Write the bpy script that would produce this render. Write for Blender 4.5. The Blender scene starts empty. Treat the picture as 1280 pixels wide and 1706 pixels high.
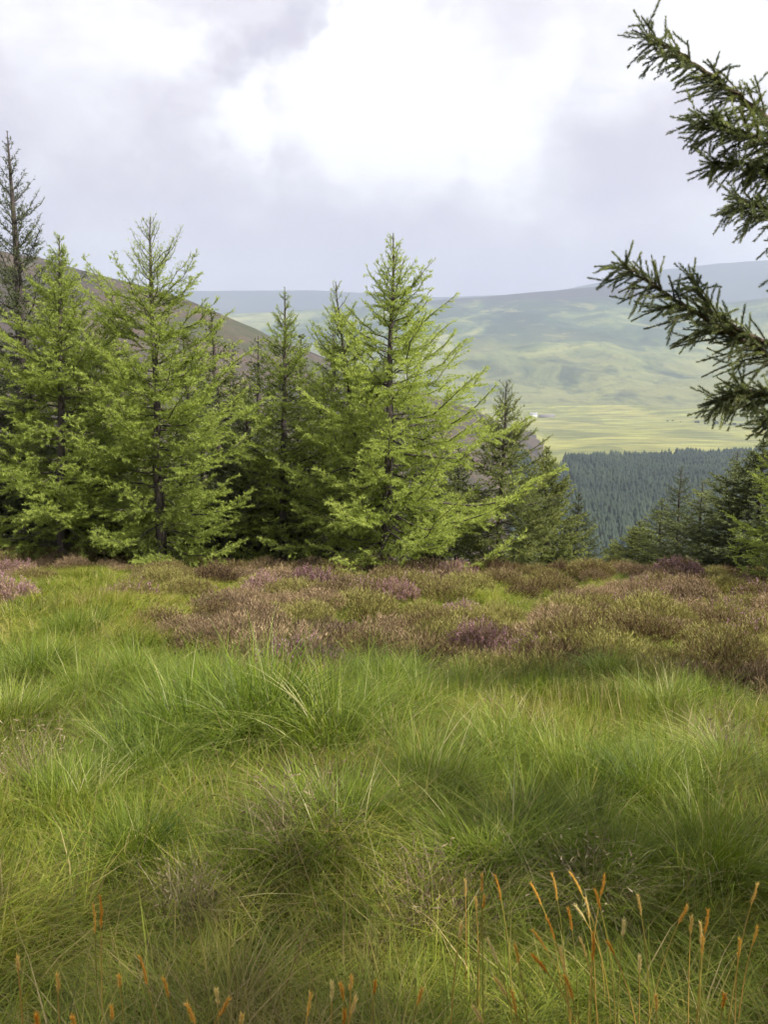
import bpy, math, random
import numpy as np
from mathutils import Vector
R = math.radians
S = bpy.context.scene
COL = S.collection
rng = np.random.default_rng(7)
random.seed(7)

# ------------------------------------------------------------------ camera
EYE = 1.6
PITCH = R(10.1)
F = 1420.0
cam_d = bpy.data.cameras.new('camera')
cam = bpy.data.objects.new('camera', cam_d)
COL.objects.link(cam)
cam.location = (0, 0, EYE)
cam.rotation_euler = (math.pi / 2 - PITCH, 0, 0)
cam_d.sensor_fit = 'VERTICAL'
cam_d.sensor_height = 36
cam_d.lens = 36 * F / 1706
cam_d.clip_start = 0.05
cam_d.clip_end = 40000
S.camera = cam

# ------------------------------------------------------------------ render / exposure
S.render.engine = 'CYCLES'
S.view_settings.view_transform = 'Standard'
S.view_settings.look = 'None'
S.view_settings.exposure = 0.78
S.view_settings.gamma = 1
S.cycles.use_denoising = True
S.cycles.max_bounces = 3
S.cycles.diffuse_bounces = 2
S.cycles.glossy_bounces = 1
S.cycles.transmission_bounces = 2
S.cycles.use_adaptive_sampling = True
S.cycles.adaptive_threshold = 0.025
S.cycles.adaptive_min_samples = 12
S.cycles.debug_use_spatial_splits = False
S.cycles.volume_bounces = 1
S.cycles.transparent_max_bounces = 8
S.cycles.sample_clamp_indirect = 4

# ------------------------------------------------------------------ sun
SUN_EL, SUN_AZ = R(50), R(122)          # azimuth clockwise from +Y
sd = Vector((math.sin(SUN_AZ) * math.cos(SUN_EL), math.cos(SUN_AZ) * math.cos(SUN_EL), math.sin(SUN_EL)))
sun_d = bpy.data.lights.new('sun', 'SUN')
sun = bpy.data.objects.new('sun', sun_d)
COL.objects.link(sun)
sun.location = sd * 50
sun.rotation_euler = sd.to_track_quat('Z', 'Y').to_euler()
sun_d.energy = 5.0
sun_d.angle = R(0.6)
sun_d.color = (1.0, 0.95, 0.86)

# ------------------------------------------------------------------ ray helpers
CP, SP = math.cos(PITCH), math.sin(PITCH)
def slope(py):                               # dz/dy of the ray through picture row py
    v = (853 - py) / F
    return (-SP + v * CP) / (CP + v * SP)
def zat(py, y):
    return EYE + slope(py) * y
def xat(px, y, z):
    return (px - 640) / F * (y * CP + (EYE - z) * SP)
def pt(px, py, y):
    z = zat(py, y)
    return np.array((xat(px, y, z), y, z))
def dirpix(px, py):
    p = pt(px, py, 1.0); p[2] -= EYE
    return Vector(p).normalized()

# ------------------------------------------------------------------ node helpers
def newmat(name):
    m = bpy.data.materials.new(name); m.use_nodes = True
    nt = m.node_tree; nt.nodes.clear()
    return m, nt
def nd(nt, t, **kw):
    n = nt.nodes.new(t)
    for k, v in kw.items():
        if hasattr(n, k): setattr(n, k, v)
    return n
def setin(n, **kw):
    for k, v in kw.items():
        n.inputs[k.replace('_', ' ')].default_value = v
def math_(nt, op, a, b=None, c=None, clamp=False):
    n = nt.nodes.new('ShaderNodeMath'); n.operation = op; n.use_clamp = clamp
    for i, v in enumerate((a, b, c)):
        if v is None: continue
        if isinstance(v, (int, float)): n.inputs[i].default_value = v
        else: nt.links.new(v, n.inputs[i])
    return n.outputs[0]
def mixc(nt, f, a, b, mode='MIX'):
    n = nt.nodes.new('ShaderNodeMix'); n.data_type = 'RGBA'; n.blend_type = mode
    for s, v in ((n.inputs[0], f), (n.inputs[6], a), (n.inputs[7], b)):
        if isinstance(v, (int, float)): s.default_value = v
        elif isinstance(v, tuple): s.default_value = (*v[:3], 1)
        else: nt.links.new(v, s)
    return n.outputs[2]
def ramp(nt, fac, stops):
    n = nt.nodes.new('ShaderNodeValToRGB')
    e = n.color_ramp.elements
    while len(e) > 1: e.remove(e[0])
    e[0].position = stops[0][0]; e[0].color = (*stops[0][1], 1)
    for p, c in stops[1:]:
        k = e.new(p); k.color = (*c, 1)
    nt.links.new(fac, n.inputs[0])
    return n.outputs[0]
def sstep(nt, x, lo, hi, a=0.0, b=1.0):
    n = nt.nodes.new('ShaderNodeMapRange'); n.interpolation_type = 'SMOOTHSTEP'
    nt.links.new(x, n.inputs[0])
    for i, v in enumerate((lo, hi, a, b)): n.inputs[i + 1].default_value = v
    return n.outputs[0]
def noise(nt, vec, scale, detail=4, rough=0.55, dist=0.0):
    n = nt.nodes.new('ShaderNodeTexNoise')
    n.inputs['Scale'].default_value = scale; n.inputs['Detail'].default_value = detail
    n.inputs['Roughness'].default_value = rough; n.inputs['Distortion'].default_value = dist
    if vec is not None: nt.links.new(vec, n.inputs['Vector'])
    return n
def mapping(nt, vec, scale=(1, 1, 1), loc=(0, 0, 0), rot=(0, 0, 0)):
    n = nt.nodes.new('ShaderNodeMapping')
    n.inputs['Scale'].default_value = scale; n.inputs['Location'].default_value = loc; n.inputs['Rotation'].default_value = rot
    nt.links.new(vec, n.inputs['Vector'])
    return n.outputs[0]

# ------------------------------------------------------------------ sky with broken cloud
W = bpy.data.worlds.new('World'); S.world = W; W.use_nodes = True
nt = W.node_tree; nt.nodes.clear()
BG = 0.1
out = nd(nt, 'ShaderNodeOutputWorld'); bg = nd(nt, 'ShaderNodeBackground')
bg.inputs['Strength'].default_value = BG
nt.links.new(bg.outputs[0], out.inputs[0])
sky = nd(nt, 'ShaderNodeTexSky'); sky.sky_type = 'NISHITA'; sky.sun_disc = False
sky.sun_elevation = SUN_EL; sky.sun_rotation = SUN_AZ; sky.air_density = 1.0; sky.dust_density = 1.5
tc = nd(nt, 'ShaderNodeTexCoord')
gen = tc.outputs['Generated']
nA = noise(nt, mapping(nt, gen, (1, 1, 1.7)), 3.2, 6, 0.55)
nB = noise(nt, mapping(nt, gen, (1, 1, 1.9), (3.1, 1.7, 0.4)), 5.5, 5, 0.55)
nD = noise(nt, mapping(nt, gen, (1, 1, 1.3), (7.1, 2.7, 5.4)), 4.5, 7, 0.6)
# warped direction used for the cloud bodies
vs = nd(nt, 'ShaderNodeVectorMath', operation='SUBTRACT'); nt.links.new(nD.outputs['Color'], vs.inputs[0]); vs.inputs[1].default_value = (.5, .5, .5)
vm = nd(nt, 'ShaderNodeVectorMath', operation='SCALE'); nt.links.new(vs.outputs[0], vm.inputs[0]); vm.inputs['Scale'].default_value = 0.38
va = nd(nt, 'ShaderNodeVectorMath', operation='ADD'); nt.links.new(gen, va.inputs[0]); nt.links.new(vm.outputs[0], va.inputs[1])
def blob(px, py, r0, r1):
    d = nd(nt, 'ShaderNodeVectorMath', operation='DISTANCE')
    nt.links.new(va.outputs[0], d.inputs[0]); d.inputs[1].default_value = dirpix(px, py)
    return sstep(nt, d.outputs['Value'], r1 / F, r0 / F)
def vmax(*xs):
    o = xs[0]
    for x in xs[1:]: o = math_(nt, 'MAXIMUM', o, x)
    return o
bright = vmax(blob(640, 190, 60, 230), blob(880, 150, 90, 270), blob(420, 235, 30, 150), blob(120, 40, 90, 260), blob(700, 30, 20, 140), blob(1150, 60, 60, 250), blob(1050, 230, 20, 150))
hole = vmax(blob(500, 105, 10, 90), blob(570, 15, 20, 95), blob(420, 130, 0, 80))
dull = vmax(blob(90, 290, 60, 230), blob(300, 420, 60, 260), blob(700, 400, 100, 300), blob(1000, 400, 100, 260), blob(830, 60, 10, 120))
sep = nd(nt, 'ShaderNodeSeparateXYZ'); nt.links.new(gen, sep.inputs[0])
base = sstep(nt, nA.outputs['Fac'], 0.35, 0.68, 0.10, 0.72)
lum = math_(nt, 'ADD', base, math_(nt, 'MULTIPLY', bright, 0.6))
lum = math_(nt, 'SUBTRACT', lum, math_(nt, 'MULTIPLY', hole, 0.6))
lum = math_(nt, 'SUBTRACT', lum, math_(nt, 'MULTIPLY', dull, 0.22))
lum = math_(nt, 'ADD', lum, math_(nt, 'MULTIPLY', math_(nt, 'SUBTRACT', nB.outputs['Fac'], 0.5), 0.75))
cc = ramp(nt, lum, [(0.0, (0.43, 0.40, 0.465)), (0.3, (0.48, 0.45, 0.50)), (0.62, (0.565, 0.55, 0.585)), (0.95, (0.74, 0.73, 0.725))])
sc_ = nd(nt, 'ShaderNodeVectorMath', operation='SCALE'); nt.links.new(cc, sc_.inputs[0]); sc_.inputs['Scale'].default_value = 1.0 / BG
cover = math_(nt, 'SUBTRACT', 1.0, math_(nt, 'MULTIPLY', hole, sstep(nt, nB.outputs['Fac'], 0.36, 0.6, 0.05, 0.4)))
gap = sstep(nt, nD.outputs['Fac'], 0.62, 0.78, 1.0, 0.55)
cover = math_(nt, 'MULTIPLY', cover, gap)
horiz = sstep(nt, sep.outputs[2], -0.05, 0.06)
cover = math_(nt, 'MAXIMUM', cover, math_(nt, 'SUBTRACT', 1.0, horiz))
final = mixc(nt, cover, sky.outputs[0], sc_.outputs[0])
nt.links.new(final, bg.inputs['Color'])
W.cycles.sampling_method = 'MANUAL'; W.cycles.sample_map_resolution = 512

# ------------------------------------------------------------------ numeric noise + ground height
def _h(ix, iy, s):
    n = (ix.astype(np.int64) * 374761393 + iy.astype(np.int64) * 668265263 + s * 974634777) & 0xffffffff
    n = ((n ^ (n >> 13)) * 1274126177) & 0xffffffff
    return ((n ^ (n >> 16)) & 0xffffff) / float(0xffffff)
def vn(x, y, s=0):
    x = np.asarray(x, float); y = np.asarray(y, float)
    ix = np.floor(x); iy = np.floor(y); fx = x - ix; fy = y - iy
    fx = fx * fx * (3 - 2 * fx); fy = fy * fy * (3 - 2 * fy)
    a = _h(ix, iy, s); b = _h(ix + 1, iy, s); c = _h(ix, iy + 1, s); d = _h(ix + 1, iy + 1, s)
    return (a + (b - a) * fx) * (1 - fy) + (c + (d - c) * fx) * fy
def fbm(x, y, s=0, o=4):
    t = 0; a = 1; n = 0
    for i in range(o):
        t = t + a * vn(x * 2 ** i + 17.3 * i, y * 2 ** i - 9.1 * i, s + i); n += a; a *= .5
    return t / n
def smax(a, b, k):
    return 0.5 * (a + b + np.sqrt((a - b) ** 2 + k * k))
def ss(x, a, b):
    t = np.clip((x - a) / (b - a), 0, 1); return t * t * (3 - 2 * t)
FLOOR = -93.0
def H(x, y):
    x = np.asarray(x, float); y = np.asarray(y, float)
    r = np.hypot(x, y)
    yy = np.where(y < 0, y * np.exp(y / 60), y)
    near = -0.160 * yy - 0.04 * x * np.exp(-r / 40)
    crest = 16.2 + 0.6 * np.sin(x * 0.35)
    over = np.maximum(0, y - crest)
    z = near - 0.15 * (np.sqrt(over ** 2 + 1.5 ** 2) - 1.5) * np.where(over > 0, 1, 0)
    z = z + 0.50 * (fbm(x / 3.1, y / 3.1, 11, 3) - 0.5) * ss(r, 2, 5) + 0.22 * (fbm(x / 0.8, y / 0.8, 5, 2) - 0.5)
    z = smax(z, FLOOR + 5 * (fbm(x / 130, y / 130, 3, 3) - .5) * ss(r, 100, 500), 3)
    # azimuth measured as picture column, clamped behind the camera
    px = 640 + F * x / np.maximum(y, 0.35 * np.abs(x) + 1e-3) / 1.0
    px = np.clip(px, -1200, 2600)
    c = lambda pts: np.interp(px, [p[0] for p in pts], [slope(p[1]) for p in pts])
    # heather ridge on the left
    e3 = c([(-1200, 380), (-400, 395), (0, 436), (100, 452), (200, 477), (325, 509), (420, 545), (500, 578), (640, 635), (790, 697), (830, 722), (870, 758), (910, 800)])
    w = ss(r, 240, 640) * (1 - ss(r, 700, 1350))
    crest_z = EYE + e3 * 650 + 9 * (fbm(x / 90, y / 90, 21, 4) - .5) + 6*(fbm(x / 260, y / 30, 22, 3) - .5)
    z = z + np.maximum(0, crest_z - z) * w
    # far hillside
    e1 = c([(-1200, 520), (0, 545), (320, 528), (530, 516), (730, 500), (860, 490), (1000, 479), (1080, 494), (1200, 511), (1280, 503), (1500, 480), (2600, 470)])
    top = EYE + e1 * 3300
    s1 = np.clip((r - 1500) / 1800, 0, 1)
    rise = (top - FLOOR) * (s1 ** 1.15)
    gul = (fbm(x / 420, y / 420, 31, 5) - .5) * 95 * np.sin(np.pi * np.clip(s1, 0, 1)) ** .8
    z = z + rise + (gul + 34 * (fbm(x / 120, y / 120, 33, 4) - .5) * np.sin(np.pi * s1)) * (s1 > 0)
    z = z - 60 * ss(r, 3350, 4300)
    # hills beyond it
    e2 = c([(-1200, 470), (0, 490), (320, 487), (530, 486), (730, 497), (900, 492), (1000, 474), (1090, 458), (1176, 450), (1280, 448), (1500, 455), (2600, 470)])
    top2 = EYE + e2 * 5600 + 20 * (fbm(x / 700, y / 700, 41, 4) - .5)
    z = z + np.maximum(0, top2 - z) * ss(r, 4300, 5600)
    return z
def Hf(x, y): return float(H(np.array([x]), np.array([y]))[0])
def base_at(px, y):
    z = -2.0
    for _ in range(5):
        x = xat(px, y, z); z = Hf(x, y)
    return x, y, z

# ------------------------------------------------------------------ mesh helpers
def mesh_np(name, V, T=None, Q=None, attrs=None, smooth=False, uv=None):
    V = np.asarray(V, np.float32)
    me = bpy.data.meshes.new(name)
    nT = 0 if T is None else len(T); nQ = 0 if Q is None else len(Q)
    me.vertices.add(len(V)); me.vertices.foreach_set('co', V.ravel())
    loops = []
    if nT: loops.append(np.asarray(T, np.int32).ravel())
    if nQ: loops.append(np.asarray(Q, np.int32).ravel())
    L = np.concatenate(loops) if loops else np.zeros(0, np.int32)
    me.loops.add(len(L)); me.loops.foreach_set('vertex_index', L)
    tot = np.concatenate([np.full(nT, 3, np.int32), np.full(nQ, 4, np.int32)])
    st = np.concatenate([[0], np.cumsum(tot)[:-1]]).astype(np.int32) if len(tot) else tot
    me.polygons.add(nT + nQ)
    if len(tot):
        me.polygons.foreach_set('loop_start', st)
        me.polygons.foreach_set('loop_total', tot)
        if smooth: me.polygons.foreach_set('use_smooth', np.ones(nT + nQ, bool))
    for k, a in (attrs or {}).items():
        at = me.attributes.new(k, 'FLOAT', 'POINT'); at.data.foreach_set('value', np.asarray(a, np.float32))
    me.update(calc_edges=True)
    return me
def link(name, me, mat=None, parent=None, loc=None, rot=None, scale=None):
    o = bpy.data.objects.new(name, me); COL.objects.link(o)
    if mat is not None and me is not None and not me.materials: me.materials.append(mat)
    if parent is not None: o.parent = parent
    if loc is not None: o.location = loc
    if rot is not None: o.rotation_euler = rot
    if scale is not None: o.scale = scale
    return o
def tag(o, label=None, cat=None, group=None, kind=None):
    if label: o['label'] = label
    if cat: o['category'] = cat
    if group: o['group'] = group
    if kind: o['kind'] = kind
    return o
class Soup:                                  # collects vertices, triangles and quads
    def __init__(s): s.V = []; s.T = []; s.Q = []; s.A = []; s.n = 0
    def add(s, V, T=None, Q=None, a=0.5):
        V = np.asarray(V, float).reshape(-1, 3)
        if T is not None and len(T): s.T.append(np.asarray(T).reshape(-1, 3) + s.n)
        if Q is not None and len(Q): s.Q.append(np.asarray(Q).reshape(-1, 4) + s.n)
        s.V.append(V); s.A.append(np.broadcast_to(np.asarray(a, float), (len(V),)).copy()); s.n += len(V)
    def mesh(s, name, smooth=False):
        return mesh_np(name, np.concatenate(s.V), np.concatenate(s.T) if s.T else None, np.concatenate(s.Q) if s.Q else None,
                       {'tint': np.concatenate(s.A)}, smooth)
def unit(v): return v / np.maximum(1e-9, np.linalg.norm(v, axis=-1, keepdims=True))
def tube(sp, P, rad, n=6, a=0.5, cap=True):
    P = np.asarray(P, float); rad = np.asarray(rad, float)
    d = unit(np.gradient(P, axis=0))
    ref = np.array((0.31, 0.9, 0.2)) if abs(d[:, 2]).mean() > .7 else np.array((0, 0, 1.))
    u = unit(np.cross(d, ref)); v = np.cross(d, u)
    th = np.arange(n) / n * 2 * np.pi
    ring = P[:, None] + rad[:, None, None] * (np.cos(th)[None, :, None] * u[:, None] + np.sin(th)[None, :, None] * v[:, None])
    k = len(P); i = np.arange(k - 1)[:, None] * n; j = np.arange(n)[None]
    q = np.stack([i + j, i + (j + 1) % n, i + n + (j + 1) % n, i + n + j], -1).reshape(-1, 4)
    sp.add(ring.reshape(-1, 3), Q=q, a=a)
def needles(sp, P, D, L, wid, a, spread=0.9, up=0.0, rg=rng):
    """one narrow triangle per row: base at P, pointing along D turned outwards"""
    n = len(P)
    if n == 0: return
    rnd = rg.normal(size=(n, 3))
    side = unit(rnd - (rnd * D).sum(1, keepdims=True) * D)
    d = unit(D * (1 - 0.45 * spread) + side * spread + np.array((0, 0, up)))
    w = unit(np.cross(d, rg.normal(size=(n, 3)))) * (np.asarray(wid) * 0.5).reshape(-1, 1)
    tip = P + d * np.asarray(L).reshape(-1, 1)
    V = np.stack([P - w, P + w, tip], 1).reshape(-1, 3)
    sp.add(V, T=np.arange(n * 3).reshape(-1, 3), a=np.repeat(a, 3))
def blades(sp, B, az, L, lean, droop, wid, a, segs=4):
    """N grass blades as tapering ribbons"""
    N = len(B)
    t = np.linspace(0, 1, segs + 1)
    dx = np.stack([np.cos(az), np.sin(az), np.zeros(N)], 1)
    out_ = lean[:, None] * t + droop[:, None] * t ** 2.4
    upz = t[None] * np.sqrt(np.maximum(.05, 1 - lean[:, None] ** 2 * .5)) - 0.55 * droop[:, None] * t ** 3
    C = B[:, None] + L[:, None, None] * (out_[..., None] * dx[:, None] + upz[..., None] * np.array((0, 0, 1.)))
    tw = az + np.pi / 2 + rng.normal(0, .6, N)
    sd_ = np.stack([np.cos(tw), np.sin(tw), np.zeros(N)], 1)
    w = wid[:, None] * (1 - t ** 1.6) * (0.65 + .35 * np.sin(np.pi * np.minimum(1, t + .15)))
    Lf = C - sd_[:, None] * w[..., None] / 2; Rt = C + sd_[:, None] * w[..., None] / 2
    V = np.concatenate([Lf[:, :-1], Rt[:, :-1], C[:, -1:]], 1)
    m = 2 * segs + 1
    q = [[i, segs + i, segs + i + 1, i + 1] for i in range(segs - 1)]
    off = (np.arange(N) * m)[:, None, None]
    Q = (np.array(q)[None] + off).reshape(-1, 4)
    T = (np.array([[segs - 1, 2 * segs - 1, 2 * segs]])[None] + off).reshape(-1, 3)
    sp.add(V.reshape(-1, 3), T, Q, a=np.repeat(a, m))

# ------------------------------------------------------------------ materials
def leaf_mat(name, stops, trans=0.3, rough=0.6, obj_var=0.25, inst=False, fine=None, spec=0.25):
    m, nt = newmat(name)
    o = nd(nt, 'ShaderNodeOutputMaterial')
    at = nd(nt, 'ShaderNodeAttribute'); at.attribute_name = 'tint'
    f = at.outputs['Fac']
    if inst:
        ai = nd(nt, 'ShaderNodeAttribute'); ai.attribute_type = 'INSTANCER'; ai.attribute_name = 'patch'
        if inst == 'world':
            ge = nd(nt, 'ShaderNodeNewGeometry')
            n1 = noise(nt, mapping(nt, ge.outputs['Position'], (1, 1, .15)), 1.1, 4, .6)
            n2 = noise(nt, mapping(nt, ge.outputs['Position'], (1, 1, .15), (9, 4, 0)), .38, 3, .5)
            w = math_(nt, 'ADD', math_(nt, 'MULTIPLY', math_(nt, 'SUBTRACT', n1.outputs['Fac'], .5), .9), math_(nt, 'MULTIPLY', math_(nt, 'SUBTRACT', n2.outputs['Fac'], .5), .8))
            f = math_(nt, 'ADD', math_(nt, 'ADD', f, w), .08)
            n4 = noise(nt, mapping(nt, ge.outputs['Position'], (1, 1, .15), (3, 14, 0)), .9, 5, .65)
            brown = sstep(nt, n4.outputs['Fac'], .52, .68, 0, .62)
        else:
            f = math_(nt, 'ADD', math_(nt, 'MULTIPLY', f, 0.38), math_(nt, 'MULTIPLY', ai.outputs['Fac'], 0.62))
    else:
        oi = nd(nt, 'ShaderNodeObjectInfo')
        f = math_(nt, 'ADD', f, math_(nt, 'MULTIPLY', math_(nt, 'SUBTRACT', oi.outputs['Random'], .5), obj_var))
    c = ramp(nt, f, stops)
    if inst == 'world': c = mixc(nt, brown, c, mixc(nt, at.outputs['Fac'], (.10, .065, .02), (.27, .19, .07)))
    b = nd(nt, 'ShaderNodeBsdfPrincipled'); nt.links.new(c, b.inputs['Base Color'])
    b.inputs['Roughness'].default_value = rough; b.inputs['Specular IOR Level'].default_value = spec
    tr = nd(nt, 'ShaderNodeBsdfTranslucent'); nt.links.new(mixc(nt, 1.0, c, (1.15, 1.2, 0.7), 'MULTIPLY'), tr.inputs['Color'])
    mx = nd(nt, 'ShaderNodeMixShader'); mx.inputs[0].default_value = trans
    nt.links.new(b.outputs[0], mx.inputs[1]); nt.links.new(tr.outputs[0], mx.inputs[2]); nt.links.new(mx.outputs[0], o.inputs[0])
    return m
M = {}
M['grass'] = leaf_mat('grass_blades', [(0.0, (.055, .065, .012)), (.25, (.115, .15, .016)), (.5, (.21, .265, .024)), (.68, (.31, .345, .04)), (.84, (.38, .33, .07)), (1., (.48, .38, .17))], .38, .5, inst='world', spec=.35)
M['tussock'] = leaf_mat('tussock_blades', [(0.0, (.06, .095, .012)), (.35, (.12, .18, .015)), (.7, (.23, .30, .03)), (.9, (.38, .40, .09)), (1., (.52, .48, .24))], .4, .5, .2, spec=.35)
M['straw'] = leaf_mat('dry_stalks', [(0., (.14, .09, .05)), (.5, (.30, .20, .10)), (1., (.52, .42, .24))], .2, .6, inst=True)
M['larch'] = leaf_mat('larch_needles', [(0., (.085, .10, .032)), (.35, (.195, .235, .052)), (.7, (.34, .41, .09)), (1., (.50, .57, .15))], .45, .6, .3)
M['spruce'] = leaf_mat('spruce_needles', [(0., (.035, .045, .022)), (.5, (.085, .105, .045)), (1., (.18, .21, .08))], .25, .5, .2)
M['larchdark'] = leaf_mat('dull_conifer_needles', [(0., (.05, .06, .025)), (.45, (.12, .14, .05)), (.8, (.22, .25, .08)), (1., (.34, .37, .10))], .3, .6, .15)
M['nearspruce'] = leaf_mat('sitka_needles', [(0., (.04, .055, .028)), (.5, (.12, .145, .065)), (.85, (.24, .27, .11)), (1., (.40, .43, .16))], .2, .4, .0)
M['heather'] = leaf_mat('heather_sprigs', [(0., (.035, .02, .014)), (.35, (.12, .07, .04)), (.6, (.20, .15, .06)), (.8, (.26, .25, .07)), (1., (.36, .33, .10))], .2, .7, .5)
M['heatherbrown'] = leaf_mat('brown_heather_sprigs', [(0., (.03, .018, .012)), (.4, (.12, .08, .048)), (.75, (.30, .21, .125)), (1., (.48, .35, .20))], .2, .7, .35)
M['flower'] = leaf_mat('heather_flowers', [(0., (.17, .07, .10)), (.5, (.36, .19, .25)), (1., (.60, .40, .44))], .25, .7, .3)
M['seed'] = leaf_mat('ripe_seed_heads', [(0., (.78, .36, .05)), (.5, (.90, .58, .14)), (1., (.92, .76, .42))], .4, .6, .7)
M['stem'] = leaf_mat('grass_stems', [(0., (.20, .22, .05)), (.5, (.45, .36, .08)), (1., (.62, .38, .10))], .2, .6, .5)
def bark_mat(name, c1, c2):
    m, nt = newmat(name)
    o = nd(nt, 'ShaderNodeOutputMaterial'); b = nd(nt, 'ShaderNodeBsdfPrincipled')
    t = nd(nt, 'ShaderNodeTexCoord')
    n = noise(nt, mapping(nt, t.outputs['Object'], (9, 9, 2.5)), 2.4, 6, .65)
    nt.links.new(ramp(nt, n.outputs['Fac'], [(.3, c1), (.7, c2)]), b.inputs['Base Color'])
    b.inputs['Roughness'].default_value = .9
    bp = nd(nt, 'ShaderNodeBump'); bp.inputs['Strength'].default_value = .7; bp.inputs['Distance'].default_value = .02
    nt.links.new(n.outputs['Fac'], bp.inputs['Height']); nt.links.new(bp.outputs[0], b.inputs['Normal'])
    nt.links.new(b.outputs[0], o.inputs[0])
    return m
M['bark'] = bark_mat('conifer_bark', (.038, .028, .027), (.11, .088, .078))
M['twig'] = bark_mat('twig_bark', (.05, .034, .022), (.13, .09, .055))

# ground materials ------------------------------------------------------
def ground_mat():
    m, nt = newmat('peaty_turf')
    o = nd(nt, 'ShaderNodeOutputMaterial'); b = nd(nt, 'ShaderNodeBsdfPrincipled'); t = nd(nt, 'ShaderNodeTexCoord')
    n1 = noise(nt, t.outputs['Object'], 1.3, 6, .6); n2 = noise(nt, t.outputs['Object'], 14, 6, .7)
    c = ramp(nt, n1.outputs['Fac'], [(.3, (.03, .024, .014)), (.5, (.045, .06, .016)), (.7, (.08, .085, .025))])
    c = mixc(nt, .5, c, ramp(nt, n2.outputs['Fac'], [(.3, (.02, .02, .01)), (.7, (.11, .10, .04))]))
    nt.links.new(c, b.inputs['Base Color']); b.inputs['Roughness'].default_value = .95
    bp = nd(nt, 'ShaderNodeBump'); bp.inputs['Strength'].default_value = .6; bp.inputs['Distance'].default_value = .03
    nt.links.new(n2.outputs['Fac'], bp.inputs['Height']); nt.links.new(bp.outputs[0], b.inputs['Normal'])
    nt.links.new(b.outputs[0], o.inputs[0]); return m
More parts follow.
